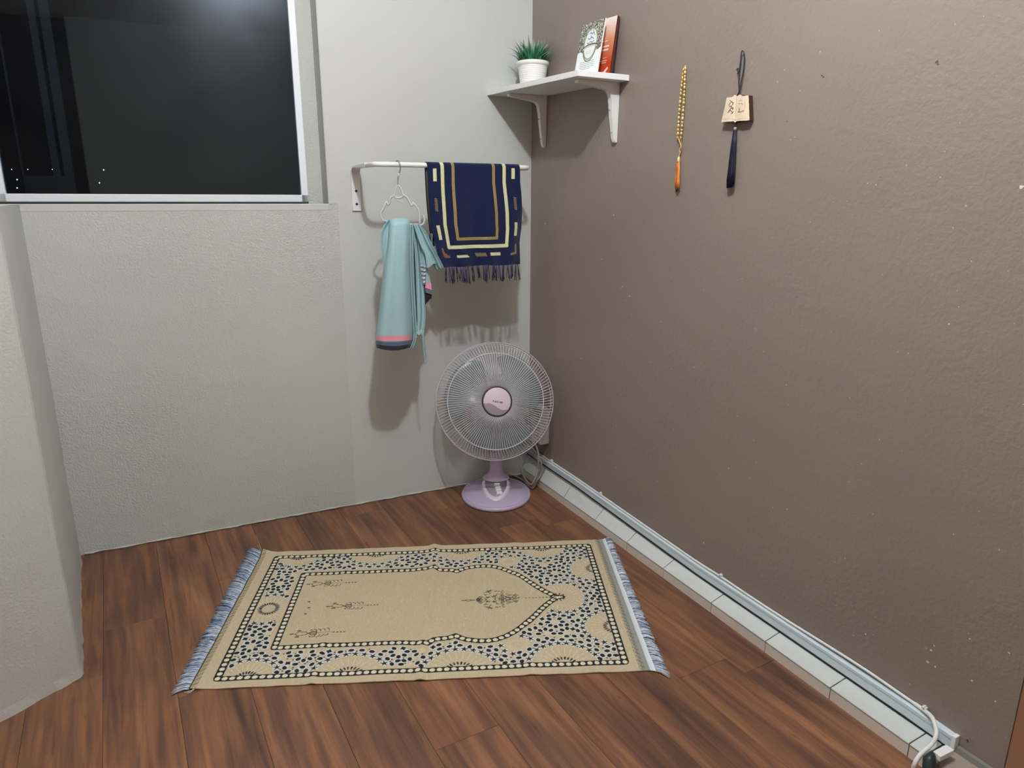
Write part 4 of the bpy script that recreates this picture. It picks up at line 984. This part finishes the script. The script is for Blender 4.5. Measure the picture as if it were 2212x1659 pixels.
cb_.line([(18,76),(34,69),(54,66),(74,67),(92,72)], 8, (92,84,78)); cb_.line([(22,76),(36,70),(54,68),(74,69),(88,73)], 3, (212,206,196))
for k, y in enumerate((84, 89)): cb_.line([(40,y),(68,y)], 1, (150,150,146))
for k, y in enumerate((112, 117, 122, 127, 132)):
    x = 20
    while x < 84-(k == 4)*20:
        l = cr_.uniform(3, 9); cb_.line([(x, y), (x+l, y)], 1.3, (128,134,142)); x += l+2
cb_.ell(54, 139, 2.4, 1.6, 0, (88, 90, 96))
card = empty('greeting_booklet', bwp(1265,155,.10), 'white booklet with dark floral print and oval emblem leaning on the shelf', 'booklet')
bl, br = bwp(1240,158,.100), bwp(1289,157,.104); bl.z = shz(bl.y)+TH+.0005; br.z = shz(br.y)+TH+.0005
tl, tr2 = bwp(1258,48,.040), bwp(1308,38,.044)
slab('card', bl, br, tr2, tl, .004, None, MAT['page'], card, cb_)
ob = Ras(115, 170, .6, (214, 90, 50))
gy = ob.Y/170; top = np.array(S((236,226,220))[:3]); mid = np.array(S((212,142,108))[:3]); bot = np.array(S((186,66,40))[:3])
k = np.clip(gy/.38, 0, 1)[..., None]; k2 = np.clip((gy-.38)/.4, 0, 1)[..., None]; ob.I = (top*(1-k)+mid*k)*(1-k2)+bot*k2
for (y, x0, x1, wd) in ((68,60,82,2.2),(84,62,92,5),(94,62,90,5),(118,66,90,1.6),(126,60,92,1.6),(132,66,90,1.6),(60,70,74,1.6)): ob.line([(x0,y),(x1,y)], wd, (244,226,214))
ob.poly([(58,170),(84,158),(100,146),(104,150),(92,164),(74,170)], (244,214,196))
book = empty('orange_book', bwp(1305,155,.06), 'orange and white book standing behind the white booklet on the shelf', 'book')
br = bwp(1316.5,158,.052); br.z = shz(br.y)+TH+.0005; bl = br + Vector((-.004, .115, 0)); bl.z = shz(bl.y)+TH+.0005
tr2 = bwp(1334.5,33,.014); tl = tr2 + (bl-br) + Vector((0,0,.0))
tl.z = tr2.z-.001
slab('book', bl, br, tr2, tl, .009, None, MAT['book_side'], book, ob)

# ================================================================== rail on the pale wall
OFFR = .25
rz = lwp(900, 356.5, OFFR).z; ul = .671
def rl(u, d, z): return LW(u, d, z)
ur = -(np.array(lwp(1146, 357, OFFR)) @ DL)
rail = empty('clothes_rail', LW(.45, .0, rz), 'white metal clothes rail bracketed out from the pale wall below the shelf', 'rail')
zbt = lwp(770, 455).z; ztp = rz
main = [rl(ul, .06, rz+.001), rl(ul, .15, rz), rl(ul, OFFR-.05, rz), rl(ul-.004, OFFR-.018, rz), rl(ul-.016, OFFR-.004, rz), rl(ul-.05, OFFR, rz), rl(.5, OFFR, rz), rl(.35, OFFR, rz), rl(ur+.05, OFFR, rz), rl(ur+.016, OFFR-.004, rz), rl(ur+.004, OFFR-.018, rz), rl(ur, OFFR-.05, rz), rl(ur, .15, rz), rl(ur, .06, rz+.001)]
tube('rail_bar', catmull(main, 6), .0078, MAT['rail'], rail, 14)
def plate(u):
    # flattened strip: down the wall then curving out to the bar
    cen = [(.004, zbt), (.004, zbt+.02), (.004, ztp-.040), (.008, ztp-.018), (.022, ztp-.005), (.045, ztp), (.10, ztp), (.17, ztp)]
    cc = catmull([Vector((a, b, 0)) for a, b in cen], 5); V = []; F = []; n = len(cc)
    for i, p in enumerate(cc):
        t = cc[min(i+1, n-1)]-cc[max(i-1, 0)]; t.normalize(); nn = Vector((-t.y, t.x, 0)); k = i/(n-1); hw = .015 if p.x < .06 else .015-.008*(p.x-.06)/.11; th = .0028 if p.x < .02 else .0028+.0040*min(1, (p.x-.02)/.12)
        for s, q_ in ((-1,-1),(1,-1),(1,1),(-1,1)):
            c = p + nn*th*q_; V.append(LW(u+hw*s, c.x, c.y))
    for i in range(n-1):
        for k in range(4): F.append((4*i+k, 4*i+(k+1)%4, 4*i+4+(k+1)%4, 4*i+4+k))
    F.append((0,1,2,3)); F.append((4*n-4, 4*n-1, 4*n-2, 4*n-3))
    o = obj('wall_plate', me_from('wall_plate', V, F), MAT['rail'], rail)
    bv = o.modifiers.new('b', 'BEVEL'); bv.width = .0012; bv.segments = 2; bv.limit_method = 'ANGLE'
    for z in (zbt+.022, zbt+.065):
        tube('screw', [LW(u, .004, z), LW(u, .0085, z)], .0042, MAT['screw'], o, 12)
plate(ul); plate(ur)

# navy rug hanging over the rail ------------------------------------------------
OF = OFFR+.0115
def lwpt(x, y, d): return np.array(lwp(x, y, d))
rg = Ras(300, 340, 1.0, (23, 31, 68))
# print in px-ish local frame: x 0..300 left->right, y 0..340 top (rail) -> hem; 1 unit = hem-space
NV = (23, 31, 68); CR = (214, 216, 168); GD = (170, 152, 88)
def RX(x): return (x-922)/(1128-922)*300      # photo-like measure of the woven pattern
def RY(y): return (y-350)/(572-350)*340
def goldband(pts, wd):
    rg.line(pts, wd, GD)
    for (a, b), (c, d) in zip(pts[:-1], pts[1:]):
        L = math.hypot(c-a, d-b); n = int(L/5)
        for i in range(n):
            t = (i+.5)/n; x, y = a+(c-a)*t, b+(d-b)*t; rg.line([(x-2.6, y-2.2), (x+2.6, y+2.2)], 1.3, (96, 84, 60))
rg.line([(37,0),(52,0)], .1, CR)
cl = [(45, -6), (45, 278), (247, 278), (247, -6)]; rg.line(cl, 11, CR)
goldband([(79, -6), (79, 252), (211, 252), (211, -6)], 10)
for (y0, y1) in ((22, 62), (206, 252)): rg.rect(16, y0, 26, y1, CR); rg.rect(272, y0-4, 282, y1-6, CR)
for x in (21, 277):
    for k in range(9): rg.line([(x-4, 118+k*4.8), (x+4, 121+k*4.8)], 2.0, (168, 144, 84))
rg.poly([(66,303),(104,303),(112,311),(66,311)], CR); rg.rect(184, 299, 222, 308, CR)
for k in range(9): rg.line([(134+k*4, 300), (137+k*4, 310)], 2.4, (150, 136, 96))
rg.line([(20, 282), (22, 306), (38, 308)], 8, (128, 92, 66)); rg.line([(26, 298), (32, 303)], 4, (186, 74, 46)); rg.line([(281, 276), (281, 303), (262, 306)], 7, (140, 124, 92))
rg.I *= (.90+.2*vnoise(rg.X/2.2, rg.Y/2.2, 3))[..., None]
rug = empty('navy_prayer_rug', LW(.32, OFFR, rz), 'navy blue pile rug with cream and gold bands folded over the rail', 'rug')
ny, nx = rg.ny, rg.nx
PxL = lambda v: 922+ (4 if v < .1 else 4)*v*5 + 8*max(0, v-.12)       # left edge drifts right going down
Pr = np.zeros((ny, nx, 3))
topz = rz+.0105
LTx = np.interp(np.linspace(0, 1, ny), [0, .05, .3, .6, .85, 1], [922, 924, 925.5, 930, 943, 955]); RTx = np.interp(np.linspace(0, 1, ny), [0, .05, .2, .35, .5, .65, .8, 1], [1122, 1122.5, 1122, 1126, 1129, 1129, 1125, 1125])
yL = np.interp(np.linspace(0, 1, ny), [0, 1], [350, 577]); yR = np.interp(np.linspace(0, 1, ny), [0, 1], [350, 569])
for j in range(ny):
    v = j/(ny-1)
    a = lwpt(LTx[j], yL[j], OF); b = lwpt(RTx[j], yR[j], OF); u = np.linspace(0, 1, nx)[:, None]
    row = a*(1-u)+b*u
    x = np.linspace(0, 1, nx); dep = .006*np.sin(x*9+.5+v*1.2)*v + .010*np.exp(-((x-1)/.06)**2)*np.sin(v*7)*.6 + .004*np.sin(x*21+2*v)*v
    hem = .004*vnoise(x*9, x*0, 6)*(v > .8)*(v-.8)*5
    row = row + NL[None]*dep[:, None]; row[:, 2] -= hem
    Pr[j] = row
zt = (topz-Pr[0, :, 2])[None]*np.clip(1-np.arange(ny)/(ny*.12), 0, 1)[:, None]; Pr[..., 2] += zt
# wrap the top over the bar
for j in range(ny):
    dz = (topz - Pr[j, :, 2]); k = np.clip(1-dz/.0115, 0, 1); Pr[j] -= NL[None]*(OF-OFFR)*(1-np.sqrt(np.clip(1-k**2, 0, 1)))[:, None]
fr_ = obj('rug_front', grid_me('rug_front', Pr[::-1], rg.I[::-1]), MAT['rug_print'], rug)
md = fr_.modifiers.new('solid', 'SOLIDIFY'); md.thickness = .004; md.offset = -1
# back fall, hanging behind the bar, slightly further left
nb = 60; nq = 130; Pb = np.zeros((nb, nq, 3))
ub0 = -(lwpt(922, 352, OF) @ DL)+.004; ub1 = -(lwpt(1122, 352, OF) @ DL)+.004
for j in range(nb):
    v = j/(nb-1); z = topz - v*.222
    if v < .02: z = topz-.0001
    for i in range(nq):
        t = i/(nq-1); u = (ub0-.004-.010*v*v)*(1-t)+ub1*t; d = OFFR-.0115-.003*math.sin(t*12+v*4)*v
        if v < .05: d = OFFR - .0115*math.sqrt(max(0, 1-(1-v/.05)**2))
        p = LW(u, d, z); Pb[j, i] = p
colb = np.zeros((nb, nq, 3)); colb[:] = S((22, 24, 44))[:3]; colb[:, 2:4] = S((120, 108, 92))[:3]
fb = obj('rug_back', grid_me('rug_back', Pb, colb), MAT['rug_print'], rug); md = fb.modifiers.new('solid', 'SOLIDIFY'); md.thickness = .003
vf = VF(); r3 = random.Random(8)
def tuft(p, n, L, lean):
    for k in range(n):
        o_ = Vector(DL)*r3.uniform(-.0035, .0035) + Vector(NL)*r3.uniform(-.003, .003); e_ = Vector(DL)*(lean+r3.uniform(-.004, .004)); l = L*r3.uniform(.8, 1.08)
        pts = [p+o_*.2, p+o_*.8+e_*.3+Vector((0,0,-l*.35)), p+o_+e_*.7+Vector((0,0,-l*.7))+Vector(DL)*r3.uniform(-.0015,.0015), p+o_*1.2+e_+Vector((0,0,-l))]
        vf.tube(pts, .00115, 4, col=S(r3.choice([(58,50,88), (44,40,70), (72,62,104), (28,26,46)])))
for i in range(27):
    t = (i+.5)/27; x = .03+.95*t + r3.uniform(-.012, .012)
    if r3.random() < .12: continue
    p = Vector(Pr[-1, min(nx-1, int(x*(nx-1)))]); tuft(p, r3.choice([3,4,5]), .052 + .004*math.sin(i), r3.uniform(-.003, .006))
tag(vf.build('fringe', MAT['fringe'], rug), kind='stuff')
vf = VF()
for i in range(24):
    p = Vector(Pb[-1, int(i/23*(nq-1))]); tuft(p, 4, .045, .002)
tag(vf.build('fringe', MAT['fringe'], rug), kind='stuff')
tube('hem_knot', catmull([Vector(Pr[-1, int(.94*nx)])+Vector((0,0,.006))+Vector(NL)*.003, Vector(Pr[-1, int(.96*nx)])+Vector((0,0,.001))+Vector(NL)*.004, Vector(Pr[-1, int(.985*nx)])+Vector((0,0,.006))+Vector(NL)*.003], 5), .0018, MAT['tassel_navy'], rug, 6)

# hanger -------------------------------------------------------------------------
han = empty('plastic_hanger', lwp(861, 356, OFFR), 'small grey white plastic hanger hooked on the rail beside the rug', 'hanger')
def hd(x): return OFFR + (x-861)*.00045      # hanger turned a little: right side nearer the room
def hp(x, y, e=0): return lwp(x, y, hd(x)+e)
barp = LW(-(np.array(lwp(860, 356, OFFR)) @ DL), OFFR, rz)
u_h = -(np.array(barp) @ DL)
hook = [LW(u_h+.004, OFFR-.0115, rz-.004), LW(u_h+.004, OFFR-.011, rz+.004), LW(u_h+.003, OFFR-.004, rz+.0105), LW(u_h+.0, OFFR+.004, rz+.0105), LW(u_h-.002, OFFR+.0112, rz+.002), LW(u_h-.004, OFFR+.010, rz-.010)]
hook += [hp(863, 372), hp(860.5, 380), hp(859.5, 388), hp(859.5, 400)]
tube('hook', catmull(hook, 7), .0021, MAT['hook'], han, 8)
tube('hook_sleeve', [hp(861.5, 374), hp(860, 383)], .0026, MAT['hanger'], han, 8)
tube('hanger_neck', catmull([hp(852, 423), hp(854, 412), hp(859, 401), hp(865, 406), hp(869, 416), hp(870, 424), hp(862, 428), hp(854, 426)], 6, True), .003, MAT['hanger'], han, 8, True)
lft = [(853,421),(843,428),(842,437),(838,442),(835,436),(830,446),(828,452),(824,457),(822.5,464),(825,472),(829,478)]
rgt = [(870,420),(880,427),(884,435),(890,445),(892,438),(899,446),(905,456),(906.5,470),(907,484)]
tube('hanger_arm', catmull([hp(*p) for p in lft], 4), .0034, MAT['hanger'], han, 8)
tube('hanger_arm', catmull([hp(*p) for p in rgt], 4), .0036, MAT['hanger'], han, 8)
tube('end_hook', catmull([hp(896,484), hp(907,486), hp(914,484), hp(917,476), hp(916,469), hp(912,464)], 6), .0030, MAT['hanger'], han, 8)
tube('hanger_bar', catmull([hp(829,477), hp(850,481), hp(880,484), hp(907,486)], 5), .0028, MAT['hanger'], han, 8)
tube('inner_hook', catmull([hp(856,420), hp(855,430), hp(864,435), hp(871,436)], 6), .0018, MAT['hanger'], han, 8)
tube('notch_tab', [hp(864,415), hp(863,422)], .0016, MAT['hanger'], han, 6)

# turquoise garment ----------------------------------------------------------------
gar = empty('turquoise_garment', lwp(862, 480, OFFR), 'pale turquoise satin garment with pink and navy hem bands draped on the hanger', 'garment')
TQ = (156, 190, 197)
def panel(name, L, R, d0, fold, nu=40, nv=90, col=None, bands=None, th=.0012, colfn=None):
    L = catmull([Vector((x, y, 0)) for x, y in L], 10); Rr = catmull([Vector((x, y, 0)) for x, y in R], 10)
    def res_(P, n):
        D = [0]
        for a, b in zip(P[:-1], P[1:]): D.append(D[-1]+(b-a).length)
        out = []
        for i in range(n):
            s = D[-1]*i/(n-1); j = 0
            while j < len(D)-2 and D[j+1] < s: j += 1
            t = (s-D[j])/max(1e-9, D[j+1]-D[j]); out.append(P[j].lerp(P[j+1], min(1, t)))
        return out
    L, Rr = res_(L, nv), res_(Rr, nv); P = np.zeros((nv, nu, 3)); Cc = np.zeros((nv, nu, 3))
    for j in range(nv):
        v = j/(nv-1)
        for i in range(nu):
            u = i/(nu-1); q_ = L[j].lerp(Rr[j], u); bow = 4*u*(1-u)
            d, dy = fold(u, v); P[j, i] = lwp(q_.x, q_.y+dy, d0+d)
            c = col or TQ
            if bands:
                for (v0, v1, cc) in bands:
                    if v0 <= v < v1: c = cc
            if colfn: c = colfn(u, v, c)
            Cc[j, i] = S(c)[:3]
    o = obj(name, grid_me(name, P, Cc), MAT['cloth_print'], gar); md = o.modifiers.new('s', 'SOLIDIFY'); md.thickness = th; md.offset = -1
    return o
s_ = math.sin
g0 = OFFR+.014
# back layers
panel('back_layer', [(833,476),(824,505),(827,545),(829,600),(822,660),(818,740)], [(905,486),(908,540),(912,600),(910,660),(905,700),(890,742)], g0-.036, lambda u, v: (.004*s_(u*14+v*2), 0))
panel('side_fold', [(838,474),(824,500),(824,530),(828,585)], [(852,476),(846,500),(842,540),(832,590)], g0-.012, lambda u, v: (.005*s_(u*9+1+v*3), 0), 24, 50)
# main front panel, rolled over the bar at the top
PK, NVY, DN = (222, 152, 168), (92, 112, 140), (40, 46, 58)
def mainfold(u, v):
    roll = -.030*max(0, 1-v/.05)**2
    d = roll + .010*(1-(2*u-1)**4) + .0022*s_(u*8+v*1.5)*v + .0006*s_(u*27-3*v)*min(1, v*3)*max(0, 1-v) + .0016*s_(u*5+v*9)*v*.6
    d -= .012*max(0, (abs(2*u-1)-.8)/.2)**2
    d += .034*(1-(2*u-1)**4)*(1-.75*math.exp(-v*4.5))
    dy = -3*(1-(2*u-1)**2)*max(0, 1-v/.08) + 7*(1-(2*u-1)**2)*max(0, (v-.9)/.1)
    return d, dy
panel('front_panel', [(842,474),(839,500),(836,530),(829,580),(823,630),(817,690),(812,728),(814,751)], [(884,474),(887,492),(886,540),(886,590),(889,650),(892,700),(891,735),(888,749)], g0, mainfold, 56, 220,
      bands=[(.905, .907, (236,222,226)), (.907, .942, PK), (.942, .972, NVY), (.972, 1.1, DN)], colfn=lambda u, v, c: ((60,80,104) if .957 < v < .963 else c) if v > .945 else c)
panel('inner_fold', [(885,486),(886,540),(887,600),(891,680),(893,730),(884,756)], [(892,488),(893,540),(894,600),(899,690),(900,728),(893,751)], g0+.004, lambda u, v: (.006*s_(u*9+.5)-.004, 0), 20, 120)
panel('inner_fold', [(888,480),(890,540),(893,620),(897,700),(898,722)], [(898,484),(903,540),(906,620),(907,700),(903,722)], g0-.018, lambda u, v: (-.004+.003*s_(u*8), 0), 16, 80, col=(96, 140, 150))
# second hanging panel with gathered end
panel('second_panel', [(890,482),(893,500),(897,560),(899,620),(901,690),(899,722)], [(899,484),(904,520),(912,580),(917,640),(919,690),(915,722)], g0-.006, lambda u, v: (.006*s_(u*6+1.2)+.003*s_(u*17+v*3), 4*s_(u*9)*max(0, (v-.93)/.07)), 30, 110)
panel('drawstring_gather', [(897,712),(900,719),(903,724)], [(916,714),(914,722),(911,726)], g0-.002, lambda u, v: (.004*s_(u*20), 1.5*s_(u*16)), 30, 12, col=(190, 214, 214))
tube('drawstring', catmull([lwp(914,722,g0), lwp(914,740,g0+.002), lwp(916,760,g0), lwp(919,786,g0+.003)], 6), .0022, simple('teal_cord', (140,190,194), .6), gar, 6)
tube('drawstring', catmull([lwp(900,716,g0+.002), lwp(904,724,g0+.004), lwp(909,720,g0+.004), lwp(912,726,g0+.002)], 6), .0016, simple('teal_cord_b', (150,196,198), .6), gar, 6)
# sleeve flaring to the right
panel('sleeve', [(893,483),(898,500),(908,530),(918,552),(921,574)], [(907,484),(918,500),(933,530),(948,556),(959,576)], g0+.008, lambda u, v: (.010*s_(u*7+.4)*(.3+v)+.003*s_(u*19), 5*s_(u*8+1)*max(0, (v-.85)/.15)), 44, 70)
panel('sleeve_back', [(898,486),(908,510),(925,545),(938,575),(944,584)], [(909,486),(922,505),(938,535),(952,562),(959,577)], g0-.014, lambda u, v: (.006*s_(u*8), 0), 24, 50, col=(128, 176, 184))
panel('bodice', [(897,486),(902,520),(907,560),(909,584)], [(906,488),(912,520),(918,556),(922,580)], g0+.0, lambda u, v: (.004*s_(u*8+2), 0), 20, 50)
# patterned strip, pink band and dark lining
def lace(u, v, c):
    k = s_(v*34+u*7)
    return (196,198,204) if k > .25 else ((92,102,118) if k > -.35 else (150,160,170))
panel('lace_strip', [(908,572),(910,590),(912,606),(915,616)], [(919,575),(919,590),(919,606),(919,614)], g0+.004, lambda u, v: (.003*s_(v*30), 0), 16, 60, colfn=lace)
panel('side_strip', [(917,570),(920,590),(920,612)], [(922,572),(926,590),(931,614)], g0+.001, lambda u, v: (.003*s_(u*5), 0), 14, 40)
panel('hem_band', [(920,611),(918,622)], [(931,613),(933,627)], g0+.003, lambda u, v: (0, 0), 10, 12, col=(230, 150, 176))
panel('hem_band', [(918,622),(919,632)], [(933,627),(933,637)], g0+.002, lambda u, v: (0, 0), 10, 12, col=(96, 108, 128))
panel('dark_lining', [(915,612),(915,630),(917,645),(918,658)], [(919,614),(930,634),(930,645),(920,656)], g0-.004, lambda u, v: (.002*s_(u*6), 0), 14, 30, col=(30, 34, 44))
panel('dark_lining', [(921,630),(921,640)], [(933,635),(932,646)], g0-.003, lambda u, v: (0, 0), 8, 10, col=(34, 38, 50))

# ================================================================== beads and ornament on the brown wall
bd = empty('prayer_beads', bwp(1478, 146, .004), 'string of golden beads with orange tassel hanging on the brown wall', 'beads')
sph = bmesh.new(); bmesh.ops.create_uvsphere(sph, u_segments=10, v_segments=6, radius=1.0)
sv = [v.co.copy() for v in sph.verts]; sf = [tuple(v.index for v in f.verts) for f in sph.faces]; sph.free()
bead_me = {}
for nm, c1, c2 in (('a', (186,156,84), (236,218,160)), ('b', (186,122,70), (236,204,150)), ('c', (160,128,62), (230,206,140))):
    me = me_from('bead', sv, sf, True); setcol(me, np.array([S(c2) if v.z > .25 else S(c1) for v in sv])); me.materials.append(MAT['bead']); bead_me[nm] = me
tube('bead_loop', catmull([bwp(1478,150,.003), bwp(1479,143,.003), bwp(1481,143,.003), bwp(1481,150,.003)], 5), .0013, MAT['wood_gold'], bd, 6)
r5 = random.Random(2)
for strand, (top_, bot_, bow) in enumerate((((1480,149), (1471,298), 0), ((1476,152), (1464,298), 0))):
    nb_ = 19 if strand == 0 else 18
    for i in range(nb_):
        t = i/(nb_-1); x = top_[0]+(bot_[0]-top_[0])*t + (1.6 if strand == 0 else -1.6)*s_(t*PI)*.8; y = top_[1]+(bot_[1]-top_[1])*t
        p = bwp(x, y, .0055+(.002 if (i+strand) % 2 else 0)); o = bpy.data.objects.new('bead', bead_me[r5.choice('aacac' if .2 < t < .9 else 'abc')]); C.objects.link(o)
        rb = .0035 if strand == 0 else (.0022+.0013*min(1, t*2.2)); o.scale = (rb, rb, .0056); o.location = p - bd.location; o.parent = bd
tail = catmull([bwp(x, y, .006) for x, y in ((1466,300),(1468,306),(1471,316),(1468,324),(1469,330),(1466,338))], 6)
tube('bead_cord', tail, .0016, simple('gold_cord', (206,176,112), .5), bd, 6)
tube('bead_cord', catmull([bwp(x, y, .005) for x, y in ((1471,300),(1472,310),(1472,324),(1469,334),(1467,340))], 6), .0013, simple('gold_cord_b', (168,116,62), .5), bd, 6)
tube('bead_bell', [bwp(1467,338,.007), bwp(1466,343,.007), bwp(1465.5,350,.007)], lambda t: .002+.003*t, simple('gold_bead', (240,220,160), .3), bd, 10)
def tassel(name, a, b, w0, w1, cols, parent, n=90, off=.008, rag=.006):
    vf = VF(); A = bwp(*a, off); B = bwp(*b, off)
    for i in range(n):
        an = r5.uniform(0, 2*PI); rr_ = math.sqrt(r5.random()); c, s = rr_*math.cos(an), rr_*math.sin(an)
        k = r5.uniform(1-rag*8, 1+rag*3)
        pts = []
        for j in range(5):
            t = j/4*k; wd = w0+(w1-w0)*min(1, t)**.8; p = A.lerp(B, t); pts.append(p + Vector((-abs(s)*.5*wd*.9+.3*wd*.0, c*wd, 0)) + Vector((0, r5.uniform(-.0007,.0007), 0)))
        vf.tube(pts, .0011, 3, col=S(r5.choice(cols)))
    return tag(vf.build(name, MAT['tassel_orange'], parent), kind='stuff')
tassel('tassel', (1465.5,349), (1463,408), .0045, .009, [(222,120,44), (236,150,70), (206,98,36), (240,176,96)], bd, 80)
tassel('tassel_tip', (1463.5,404), (1463,414), .004, .004, [(60,48,40), (90,66,46)], bd, 16)

pl = empty('wooden_book_ornament', bwp(1590, 235, .01), 'pale wooden open book ornament with black cord and navy tassel on the brown wall', 'ornament')
outl = [(1569.5,211),(1582,209.5),(1587,205),(1591,206),(1593,208.5),(1596,204.5),(1600,204.5),(1604,207.5),(1617,206),(1618,230),(1619,260),(1592,261.5),(1588,264.5),(1584,262),(1558,264),(1561,250),(1566,230)]
xs_ = [p[0] for p in outl]; ys_ = [p[1] for p in outl]
D0 = .016
pt3 = [bwp(x, y, D0) for x, y in outl]
prism('book_block', [p+Vector((.0004,0,0)) for p in pt3], (.013, 0, 0), MAT['plaque_dark'], pl)
# printed wooden face as a fine grid cut to the outline
pr_ = Ras(100, 100, .6, (226, 208, 184)); 
DKW = (112, 78, 48)
def PX(x): return (x-1556)/(1621-1556)*100
def PY(y): return (y-203)/(266-203)*100
for x, y in ((0,0),): pass
def st(pts, wd=2.4, c=DKW): pr_.line([(PX(x), PY(y)) for x, y in pts], wd, c)
st([(1577,217),(1580,219),(1576,224),(1574,229)]); st([(1580,220),(1584,222),(1582,226)], 3); st([(1576,231),(1579,228),(1581,232),(1577,236),(1574,241)], 3); st([(1581,234),(1584,233),(1582,237)], 3); st([(1572,243),(1575,240),(1578,238),(1582,243),(1584,241)], 2.6, (96,72,50)); st([(1579,245),(1583,244)], 2.2)
st([(1597,218),(1600,216),(1603,218)], 2, (170,140,104)); st([(1596,224),(1601,223),(1604,225)], 2.2, (150,122,84)); st([(1597,233),(1597,240),(1594,242)], 2.4); st([(1594,242),(1600,242),(1603,240),(1607,239)], 2.4); st([(1608,216),(1609,226),(1608,236)], 1.6, (190,164,128))
st([(1590,208),(1590,220),(1589,240),(1588,260)], 1.6, (198,170,134)); st([(1562,258),(1575,256),(1588,259),(1602,256),(1618,257)], 1.6, (196,168,126))
import itertools
gx, gy_ = 66, 64; idx = {}; V = []; Fc = []; cols = []
def inp(x, y):
    c = False; n = len(outl)
    for i in range(n):
        x0, y0 = outl[i]; x1, y1 = outl[(i+1)%n]
        if (y0 > y) != (y1 > y) and x < (x1-x0)*(y-y0)/(y1-y0)+x0: c = not c
    return c
for j in range(gy_*2):
    for i in range(gx*2):
        x0, y0 = 1556+i*.5, 203+j*.5
        if inp(x0+.25, y0+.25):
            f = []
            for (dx, dy) in ((0,0),(.5,0),(.5,.5),(0,.5)):
                k = (round((x0+dx)*2), round((y0+dy)*2))
                if k not in idx:
                    idx[k] = len(V); x, y = k[0]/2, k[1]/2; puff = .0022*abs(math.sin(min(1, abs(x-1590)/16)*PI*.5))*max(0, 1-max(0, abs(x-1590)-16)/14)
                    V.append(bwp(x, y, D0+.0008+puff)); cols.append(pr_.I[min(pr_.ny-1, max(0, int(PY(y)/100*(pr_.ny-1)))), min(pr_.nx-1, max(0, int(PX(x)/100*(pr_.nx-1))))])
                f.append(idx[k])
            Fc.append(tuple(f))
me = me_from('engraved_face', V, Fc, True); setcol(me, np.array(cols)); obj('engraved_face', me, MAT['plaque_wood'], pl)
tube('hanging_cord', catmull([bwp(x, y, .008) for x, y in ((1593,207),(1597,198),(1601,178),(1606,150),(1608,120),(1605,111),(1602,112),(1600,130),(1597,155),(1596,180),(1597,196),(1593,206))], 8), .0016, MAT['cord_black'], pl, 6)
tube('cord_knot', catmull([bwp(x, y, .009) for x, y in ((1598,154),(1594,148),(1592,151),(1596,156),(1593,158))], 6), .0016, MAT['cord_black'], pl, 6)
tube('cord_knot', [bwp(1590,263,.012), bwp(1590,270,.011), bwp(1589,276,.010)], .0024, MAT['cord_black'], pl, 8)
tube('tassel_cap', [bwp(1588.5,275,.010), bwp(1588,282,.010)], .0038, simple('grey_bead', (150,142,134), .4), pl, 10)
tassel('tassel', (1588,281), (1578,402), .005, .0135, [(24,24,42), (34,34,60), (18,18,30), (44,44,72)], pl, 190, .011, .012)

# lamp body above the light (out of frame)
lb = empty('ceiling_lamp', (LAMP.x, LAMP.y, 2.5), 'round white bulb holder on the ceiling above the mat', 'lamp')
lathe('holder', [(.0, 2.499), (.05, 2.499), (.05, 2.485), (.025, 2.47), (.022, 2.40), (0, 2.395)], 24, MAT['lampbody'], lb, Matrix.Translation((LAMP.x, LAMP.y, 0)))
